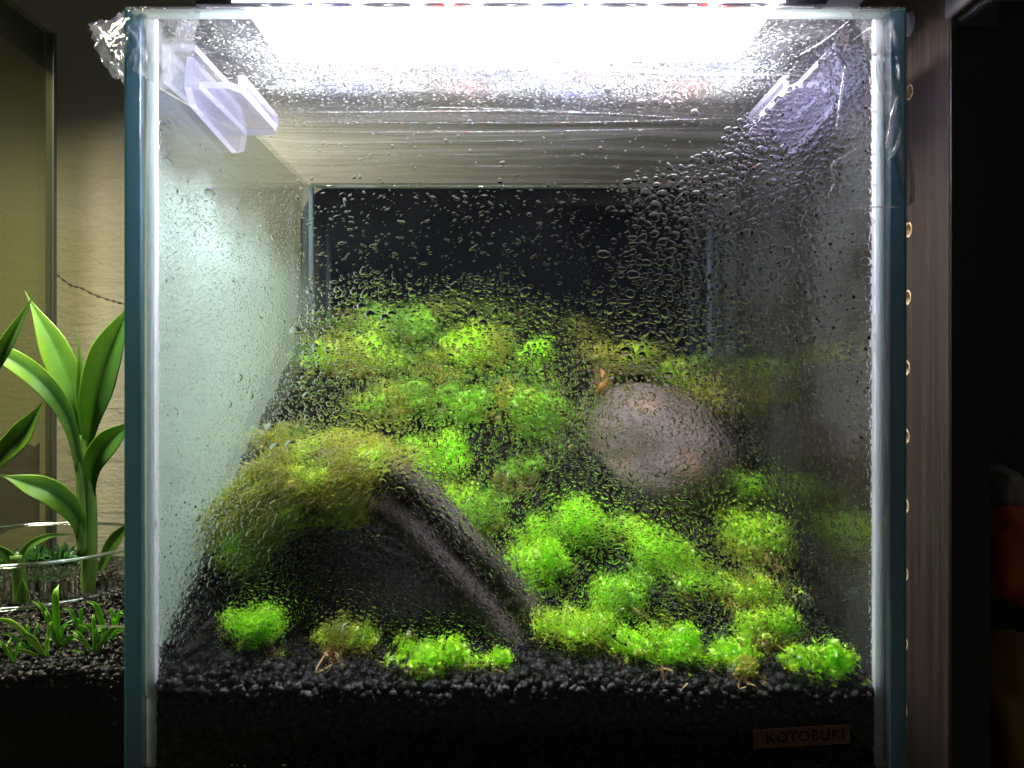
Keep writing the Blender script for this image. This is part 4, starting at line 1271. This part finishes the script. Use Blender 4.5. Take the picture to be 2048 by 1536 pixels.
# ------------------------------------------------------------------ planted tray on the left
tray = empty("glass_tray", (-0.28, 0.13, 0), "low glass tray of black soil with grass and a dish", "tray")
TX0, TX1, TY0, TY1 = -0.42, -0.1525, 0.012, 0.215
box("front_pane", (TX0, TY0 - 0.004, 0.0), (TX1, TY0, 0.060), M_glass_front, tray)
box("side_pane", (TX1 - 0.004, TY0 + 0.0003, 0.0), (TX1, TY1, 0.060), M_glass_front, tray)
def tsoil(x, y): return 0.0398 + 0.006 * min(1, (y - TY0) / 0.12) + 0.0022 * noise.noise(Vector((x * 40, y * 40, 11)))
nx, ny = 40, 40
xs = np.linspace(TX0, TX1 - 0.0045, nx); ys = np.linspace(TY0 + 0.0045, TY1, ny)
V = [(x, y, tsoil(x, y) - 0.0015) for y in ys for x in xs]
Fq = [(j * nx + i, j * nx + i + 1, (j + 1) * nx + i + 1, (j + 1) * nx + i) for j in range(ny - 1) for i in range(nx - 1)]
b0 = len(V); V += [(x, ys[0], 0.0005) for x in xs]; Fq += [(b0 + i, b0 + i + 1, i + 1, i) for i in range(nx - 1)]
b1 = len(V); V += [(x, ys[-1], 0.001) for x in xs]; Fq += [((ny - 1) * nx + i, (ny - 1) * nx + i + 1, b1 + i + 1, b1 + i) for i in range(nx - 1)]
tag(link("soil", mesh_np("soil", V, Fq), M_soil_base, None, True), kind="structure")
cs, rs = [], []
y = TY0 + 0.003
while y < TY1:
    x = -0.36
    while x < TX1 - 0.006:
        xx = x + RNG.uniform(-.001, .001); yy = y + RNG.uniform(-.001, .001)
        cs.append((xx, yy, tsoil(xx, yy) + RNG.uniform(-.0012, .0006))); rs.append(RNG.uniform(.0014, .0022)); x += 0.0031
    y += 0.003
z = 0.003
while z < 0.040:
    x = -0.24
    while x < TX1 - 0.006:
        r = RNG.uniform(.0014, .0022)
        cs.append((x + RNG.uniform(-.0012, .0012), TY0 + 0.0003 + r, z + RNG.uniform(-.001, .001))); rs.append(r); x += 0.0024
    z += 0.0022
n_top = 10 ** 9
tag(blobs("soil_granules", cs, rs, M_gran, 2, 0.30, 0.88, None, lambda n: gran_cols(n)), kind="stuff")

# round glass dish
dc = Vector((-0.274, 0.155, 0.0452)); R = 0.071
bm = bmesh.new()
prof = [(0.0, 0.0), (R * 0.92, 0.0), (R * 0.98, 0.0012), (R, 0.004), (R, 0.0205), (R + 0.0006, 0.0216), (R - 0.0006, 0.0224), (R - 0.0020, 0.0214), (R - 0.0022, 0.005), (R * 0.93, 0.0026), (0.0, 0.0022)]
K = 96
ringv = [[bm.verts.new((dc.x + r * math.cos(2 * math.pi * k / K), dc.y + r * math.sin(2 * math.pi * k / K), dc.z + h)) for k in range(K)] if r > 0 else [bm.verts.new((dc.x, dc.y, dc.z + h))] for r, h in prof]
for a, b in zip(ringv, ringv[1:]):
    for k in range(K):
        k2 = (k + 1) % K
        if len(a) == 1: bm.faces.new((a[0], b[k], b[k2]))
        elif len(b) == 1: bm.faces.new((a[k], a[k2], b[0]))
        else: bm.faces.new((a[k], a[k2], b[k2], b[k]))
dish = link("glass_dish", bm_mesh("glass_dish", bm), M_glass_dish, None, True)
tag(dish, "shallow round clear glass dish holding the dracaena stems", "dish")
M_ring = NT("rim_highlight_glass")
_t = M_ring
M_ring = _t.done(_t.mixs(0.45, _t.n('ShaderNodeBsdfTransparent', Color=(0.85, 0.9, 0.86)), _t.n('ShaderNodeBsdfGlossy', Color=(1, 1, 1), Roughness=0.08)))
for zz, rr in ((0.0220, 0.0011), (0.0012, 0.0010)):
    bm = bmesh.new()
    me_ = bpy.data.meshes.new("rolled_rim")
    VV, FF = [], []
    for k in range(K):
        a = 2 * math.pi * k / K
        for q in range(8):
            b = 2 * math.pi * q / 8
            VV.append((dc.x + (R - 0.0008 + rr * math.cos(b)) * math.cos(a), dc.y + (R - 0.0008 + rr * math.cos(b)) * math.sin(a), dc.z + zz + rr * math.sin(b)))
    for k in range(K):
        for q in range(8):
            FF.append((k * 8 + q, ((k + 1) % K) * 8 + q, ((k + 1) % K) * 8 + (q + 1) % 8, k * 8 + (q + 1) % 8))
    bm.free(); me_.from_pydata(VV, [], FF); me_.update(); me_.shade_smooth()
    link("rolled_rim", me_, M_ring, dish).matrix_parent_inverse = Matrix()

# dracaena
def mat_leaf():
    t = NT("broad_leaf")
    a = t.n('ShaderNodeAttribute', {'attribute_name': "col"}).outputs['Color']
    n = t.noise(t.coord(), 120.0, 4)
    c = t.mixc(t.math('MULTIPLY', n, 0.75), a, (0.05, 0.17, 0.02))
    p = t.n('ShaderNodeBsdfPrincipled', Roughness=0.36, Normal=t.bump(t.noise(t.coord(), 300.0, 2), 0.15, 0.0004))
    t.set(p.inputs['Base Color'], c)
    tl = t.n('ShaderNodeBsdfTranslucent', Color=t.mixc(1.0, a, (1.0, 1.0, 0.5), 'MULTIPLY'))
    return t.done(t.mixs(0.26, p, tl))
M_leaf = mat_leaf()
LIME = np.array((0.26, 0.50, 0.03)); MID = np.array((0.16, 0.36, 0.045)); DEEP = np.array((0.07, 0.19, 0.035)); PALE = np.array((0.5, 0.7, 0.15))
def blade(name, pts, wmax, parent, cols, prof='leaf', fold=0.25, n=26, facing=None, mat=None, base_w=0.25, th=0.0004, peak=0.45):
    """pts 3D centreline base->tip; cols = list of 9 colours across the width"""
    ln = catmull(pts, n)
    m = 21
    cols = [np.array([np.interp(k / 20 * 8, range(9), [c_[j] for c_ in cols]) for j in range(3)]) * (1 + (0.06 if k % 2 else -0.05)) for k in range(21)]
    V, C = [], []
    for i, p in enumerate(ln):
        u = i / (n - 1)
        tn = (ln[min(i + 1, n - 1)] - ln[max(i - 1, 0)]).normalized()
        view = Vector(facing) if facing else Vector((0, -1, 0.15))
        sd = tn.cross(view).normalized()
        nr = sd.cross(tn).normalized()
        if prof == 'leaf':
            w = wmax * (base_w + (1 - base_w) * sstep(0, peak, u)) * (1 - sstep(peak + 0.05, 1.0, u) ** 1.3) + 0.0002
        else:
            w = wmax * (1 - u ** 1.6) + 0.0001
        for s in (1, -1):
            for k in range(m):
                q = k / (m - 1) * 2 - 1
                wav = 0.06 * math.sin(u * 11 + q) * abs(q)
                V.append(p + sd * (q * w / 2) + nr * ((-fold * (1 - abs(q)) + wav) * w / 2 + s * th / 2))
                C.append(cols[k])
    row = 2 * m; Fq = []
    for i in range(n - 1):
        a, b = i * row, (i + 1) * row
        for k in range(m - 1):
            Fq.append((a + k, a + k + 1, b + k + 1, b + k)); Fq.append((a + m + k + 1, a + m + k, b + m + k, b + m + k + 1))
        Fq.append((a + m, a, b, b + m)); Fq.append((a + m - 1, a + 2 * m - 1, b + 2 * m - 1, b + m - 1))
    return link(name, mesh_np(name, [v[:] for v in V], Fq, np.array(C)), mat or M_leaf, parent, True)
def stripes(kind):
    if kind == 'a': return [LIME, LIME * .85, MID * 1.05, MID * .9, DEEP * 1.7, MID * .8, MID * .9, MID * 1.1, LIME]
    if kind == 'half': return [DEEP, DEEP, DEEP * 1.1, DEEP, MID * .7, LIME, LIME * 1.1, LIME * 1.1, LIME]
    if kind == 'ftlr': return [LIME, LIME * 1.1, LIME * 1.1, LIME, MID * .7, DEEP, DEEP * 1.1, DEEP, DEEP]
    return [LIME, LIME, LIME * .9, MID, DEEP, DEEP * 1.2, MID, LIME * .9, LIME]
S = 0.485
dra = empty("dracaena", P(172, 1225, S), "tall striped dracaena stem with broad leaves standing in the glass dish", "plant", "dracaena stems in the dish")
M_stem = NT("plant_stem"); _t = M_stem
_n = _t.noise(_t.mapped((80, 80, 8)), 3.0, 4)
_p = _t.n('ShaderNodeBsdfPrincipled', Roughness=0.4); _t.set(_p.inputs['Base Color'], _t.ramp(_n, [(0.35, (0.07, 0.16, 0.025)), (0.6, (0.20, 0.34, 0.05))]))
M_stem = _t.done(_p)
st = catmull([P(172, 1232, S), P(177, 1160, S), P(180, 1080, S), P(180, 1000, S), P(174, 930, S), P(168, 870, S)], 30)
link("stem", tube_mesh("stem", st, [0.0044 - 0.0016 * j / 29 for j in range(30)], 12), M_stem, dra)
st2 = catmull([P(164, 1110, S - .006), P(163, 1030, S - .006), P(160, 950, S - .005), P(150, 890, S - .004)], 20)
link("leaf_sheath", tube_mesh("leaf_sheath", st2, [0.0028 - 0.0009 * j / 19 for j in range(20)], 10), M_stem, dra)
def L(name, pts, w, kind, root, **kw):
    return blade(name, [P(*p) for p in pts], w * 0.76, root, stripes(kind), **kw)
L("leaf", [(168, 880, S), (145, 790, S - .005), (105, 690, S + .0), (50, 582, S + .012)], 0.0225, 'a', dra, base_w=0.3, peak=0.5)
L("leaf", [(176, 900, S), (188, 800, S - .012), (215, 700, S - .014), (272, 590, S - .01)], 0.0255, 'ftlr', dra, base_w=0.25, peak=0.5, fold=0.35)
L("leaf", [(166, 870, S - .003), (160, 800, S - .004), (160, 730, S - .004), (154, 655, S - .002)], 0.0060, 'a', dra, base_w=0.5, peak=0.35)
L("leaf", [(165, 985, S - .004), (140, 850, S - .01), (85, 765, S - .018), (0, 705, S - .02), (-60, 690, S - .02)], 0.0150, 'b', dra, base_w=0.3, peak=0.55, facing=(0.25, -1, 0.6))
L("leaf", [(182, 1000, S), (185, 930, S - .006), (215, 885, S - .012), (275, 835, S - .01)], 0.0185, 'ftlr', dra, base_w=0.3, peak=0.55)
L("leaf", [(162, 1120, S - .004), (155, 1040, S - .01), (110, 990, S - .02), (50, 965, S - .026), (-8, 948, S - .028)], 0.0175, 'b', dra, base_w=0.2, peak=0.5, facing=(0.2, -1, 0.6))
dr2 = empty("dracaena", P(34, 1268, 0.45), "short dracaena shoot with pale leaves at the rim of the dish", "plant", "dracaena stems in the dish")
link("stem", tube_mesh("stem", catmull([P(44, 1272, .45), P(40, 1210, .45), P(38, 1150, .45), P(34, 1110, .45)], 16), [0.0030 + 0.0004 * j / 15 for j in range(16)], 10), M_stem, dr2)
L("leaf", [(38, 1150, .449), (18, 1115, .449), (-20, 1080, .448)], 0.0085, 'b', dr2, base_w=0.5, peak=0.3)
L("leaf", [(42, 1230, .447), (45, 1190, .446), (44, 1150, .447)], 0.0085, 'b', dr2, base_w=0.5, peak=0.4)
L("leaf", [(30, 1140, .45), (55, 1095, .449), (100, 1072, .452), (158, 1068, .46)], 0.0050, 'a', dr2, base_w=0.6, peak=0.3)
dr3 = empty("dracaena", P(-40, 1200, 0.46), "dracaena reaching in from beyond the frame with upward pointing leaf tips", "plant", "dracaena stems in the dish")
link("stem", tube_mesh("stem", catmull([P(-50, 1232, .46), P(-48, 1100, .46), P(-45, 960, .46)], 12), [0.004] * 12, 10), M_stem, dr3)
L("leaf", [(-45, 965, .46), (0, 910, .455), (40, 870, .45), (91, 797, .45)], 0.0165, 'b', dr3, base_w=0.5, peak=0.55)
L("leaf", [(-40, 790, .46), (0, 710, .452), (28, 660, .45), (72, 582, .452)], 0.0105, 'ftlr', dr3, base_w=0.6, peak=0.4)
L("leaf", [(-60, 960, .46), (-55, 880, .46), (-40, 790, .46)], 0.01, 'b', dr3, base_w=0.8, peak=0.4)
dr4 = empty("dracaena", P(205, 1150, 0.5), "low dracaena leaf rising behind the main stem against the tank edge", "plant", "dracaena stems in the dish")
L("leaf", [(200, 1140, .505), (222, 1090, .503), (262, 1040, .5)], 0.0100, 'a', dr4, base_w=0.5, peak=0.5)

# grass seedlings in the tray
def grass(px, py, d, blades, label, colr=(LIME, MID)):
    b = P(px, py, d); b.z = tsoil(b.x, b.y) - 0.0005
    root = empty("grass_plant", b, label, "plant", "grass seedlings in the tray")
    for (dx, dz, w, mid) in blades:
        dx *= 1.25; dz = dz * 1.3 + 4; w *= 0.8
        tip = b + Vector((dx * d / F, RNG.uniform(-.006, .004), dz * d / F))
        md = b + Vector((dx * d / F * mid, RNG.uniform(-.004, .002), dz * d / F * (0.75 if dz > 0 else 0.5) + 0.002))
        k = RNG.uniform(0.7, 1.2)
        k *= 2.3
        cc = [colr[0] * k, colr[0] * k, colr[1] * k, colr[1] * k, colr[0] * k * .8, colr[1] * k, colr[1] * k, colr[0] * k, colr[0] * k]
        blade("leaf", [b, md, tip], w * d / F, root, cc, 'leaf', 0.3, 12, base_w=0.45, peak=0.35, th=0.0002)
    return root
BR = np.array((0.40, 0.22, 0.08))
grass(118, 1320, 0.385, [(-2, 96, 17, 0.1), (-48, 70, 13, 0.5), (38, 14, 14, 0.6), (-28, 58, 10, 0.5), (16, 34, 8, 0.5), (-12, 30, 8, 0.4)], "tallest grass seedling with one upright broad blade")
grass(95, 1348, 0.372, [(-95, 62, 13, 0.55), (-62, 8, 8, 0.6), (14, 30, 8, 0.3), (-48, 36, 8, 0.5), (6, 55, 7, 0.3)], "grass seedling with a long blade browning at its tip", (PALE * .8, LIME * .7))
grass(188, 1338, 0.378, [(-92, -10, 9, 0.5), (64, 42, 12, 0.5), (-42, 32, 9, 0.5), (12, 38, 9, 0.4), (-6, 58, 7, 0.3)], "grass seedling with arching blades nearest the soil edge")
grass(214, 1310, 0.39, [(-32, 64, 13, 0.4), (42, 18, 10, 0.5), (-46, 28, 9, 0.5), (-8, 20, 8, 0.4)], "grass seedling leaning toward the dish by the tank edge")
grass(164, 1290, 0.40, [(-36, 40, 8, 0.5), (6, 42, 8, 0.3), (24, 14, 8, 0.5), (-20, 22, 8, 0.5)], "small thin grass seedling behind the arching one", (MID, DEEP * 1.5))
grass(228, 1288, 0.40, [(-14, 34, 8, 0.4), (24, 36, 8, 0.5), (6, 22, 7, 0.4)], "small grass seedling touching the tank edge")
grass(60, 1330, 0.382, [(-34, -4, 8, 0.5), (4, 40, 8, 0.3), (-48, 22, 8, 0.5), (20, 38, 7, 0.5), (-8, 20, 7, 0.4)], "narrow leaved grass seedling beside the tallest one", (MID * 1.2, DEEP * 2))
grass(28, 1352, 0.368, [(-36, 30, 8, 0.5), (-10, 34, 6, 0.4), (12, 26, 6, 0.4)], "small grass seedling at the front edge of the tray", (LIME, MID))
# feathery star shaped plants behind the dish
def star(px, py, d, r, label):
    b = P(px, py, d); b.z = max(b.z, tsoil(b.x, b.y))
    n = 160
    v = RNG.normal(size=(n, 3)); v[:, 2] = np.abs(v[:, 2]) * 0.8; v /= np.linalg.norm(v, axis=1)[:, None]
    cols = np.tile(np.array([[0.06, 0.17, 0.06]]), (n, 1)) * RNG.uniform(.6, 1.5, size=(n, 1))
    Vx, Fx, Cx = leaf_cloud(np.array(b)[None] + v * r * 0.25, v, r * RNG.uniform(0.6, 1.0, n), cols, 0.16, 0.4, 0.25)
    o = link("star_plant", mesh_np("star_plant", Vx - np.array(b), Fx, Cx), M_moss, None, True); o.location = b
    return tag(o, label, "plant", "feathery plants behind the dish")
star(70, 1180, 0.535, 0.012, "feathery dark green plant behind the short dracaena shoot")
star(125, 1168, 0.54, 0.012, "feathery dark green plant just left of the main dracaena stem")
star(8, 1178, 0.535, 0.010, "feathery dark green plant at the photo's border behind the dish")

# ------------------------------------------------------------------ tall tank behind the dracaena
big = empty("glass_tank", (-0.40, 0.2, 0), "tall glass tank with a dark corner edge behind the dracaena leaves", "tank")
XB = -0.3405
def mat_bigpane():
    t = NT("dusty_glass")
    n = t.noise(t.coord(), 14.0, 4)
    tr = t.n('ShaderNodeBsdfTransparent', Color=(0.84, 0.85, 0.72))
    df = t.n('ShaderNodeBsdfDiffuse', Color=(0.20, 0.21, 0.16))
    gl = t.n('ShaderNodeBsdfGlossy', Color=(1, 1, 1), Roughness=0.03)
    return t.done(t.mixs(t.schlick(0.03), t.mixs(t.math('MULTIPLY_ADD', n, 0.08, 0.02), tr, df), gl))
M_big = mat_bigpane()
yb = CAMY + F * (-(XB - CAMX)) / (1009 - 108)
ztop = CAMZ + (770 - 68) * (yb - CAMY) / F
M_dkedge = principled("dark_edge", (0.05, 0.055, 0.045), 0.3)
box("side_pane", (XB - 0.005, 0.0, 0.0), (XB, yb - 0.0035, ztop), M_big, big)
box("corner_edge", (XB - 0.005, yb - 0.0033, 0.0), (XB + 0.0016, yb + 0.0015, ztop), M_dkedge, big, 0.0006)
box("back_pane", (XB - 0.30, yb - 0.0033, 0.0), (XB - 0.0052, yb + 0.0015, ztop), M_big, big)
M_film_black = principled("black_film", (0.012, 0.012, 0.013), 0.35, bump=(25, 0.4, 0.002))
# black backing with a torn upper edge, and a dark strip under the rim
def ragged(name, y0, y1, zlo, ztop_f, mat, x):
    bm = bmesh.new(); n = 40
    lo_, hi_ = [], []
    for i in range(n + 1):
        yy = y0 + (y1 - y0) * i / n
        lo_.append(bm.verts.new((x, yy, zlo(yy)))); hi_.append(bm.verts.new((x, yy, ztop_f(yy))))
    fs = [bm.faces.new((lo_[i], lo_[i + 1], hi_[i + 1], hi_[i])) for i in range(n)]
    r_ = bmesh.ops.extrude_face_region(bm, geom=fs)
    for v in r_["geom"]:
        if isinstance(v, bmesh.types.BMVert): v.co.x -= 0.0008
    return link(name, bm_mesh(name, bm), mat, big)
def ZL(py): return lambda yy: CAMZ - (py - 770) * (yy - CAMY) / F
ragged("black_backing", 0.05, yb - 0.010, lambda yy: CAMZ - (1040 - 770) * (yb - CAMY) / F + 0.006 * noise.noise(Vector((yy * 60, 3, 0))), lambda yy: CAMZ - (885 - 770) * (yb - CAMY) / F + 0.004 * noise.noise(Vector((yy * 120, 0, 0))) + 0.05 * max(0, (yb - 0.06 - yy)), M_film_black, XB - 0.0055)
ragged("rim_strip", 0.0, yb - 0.004, lambda yy: ztop - 0.026 + 0.003 * noise.noise(Vector((yy * 90, 1, 0))), lambda yy: ztop, M_film_black, XB - 0.0055)
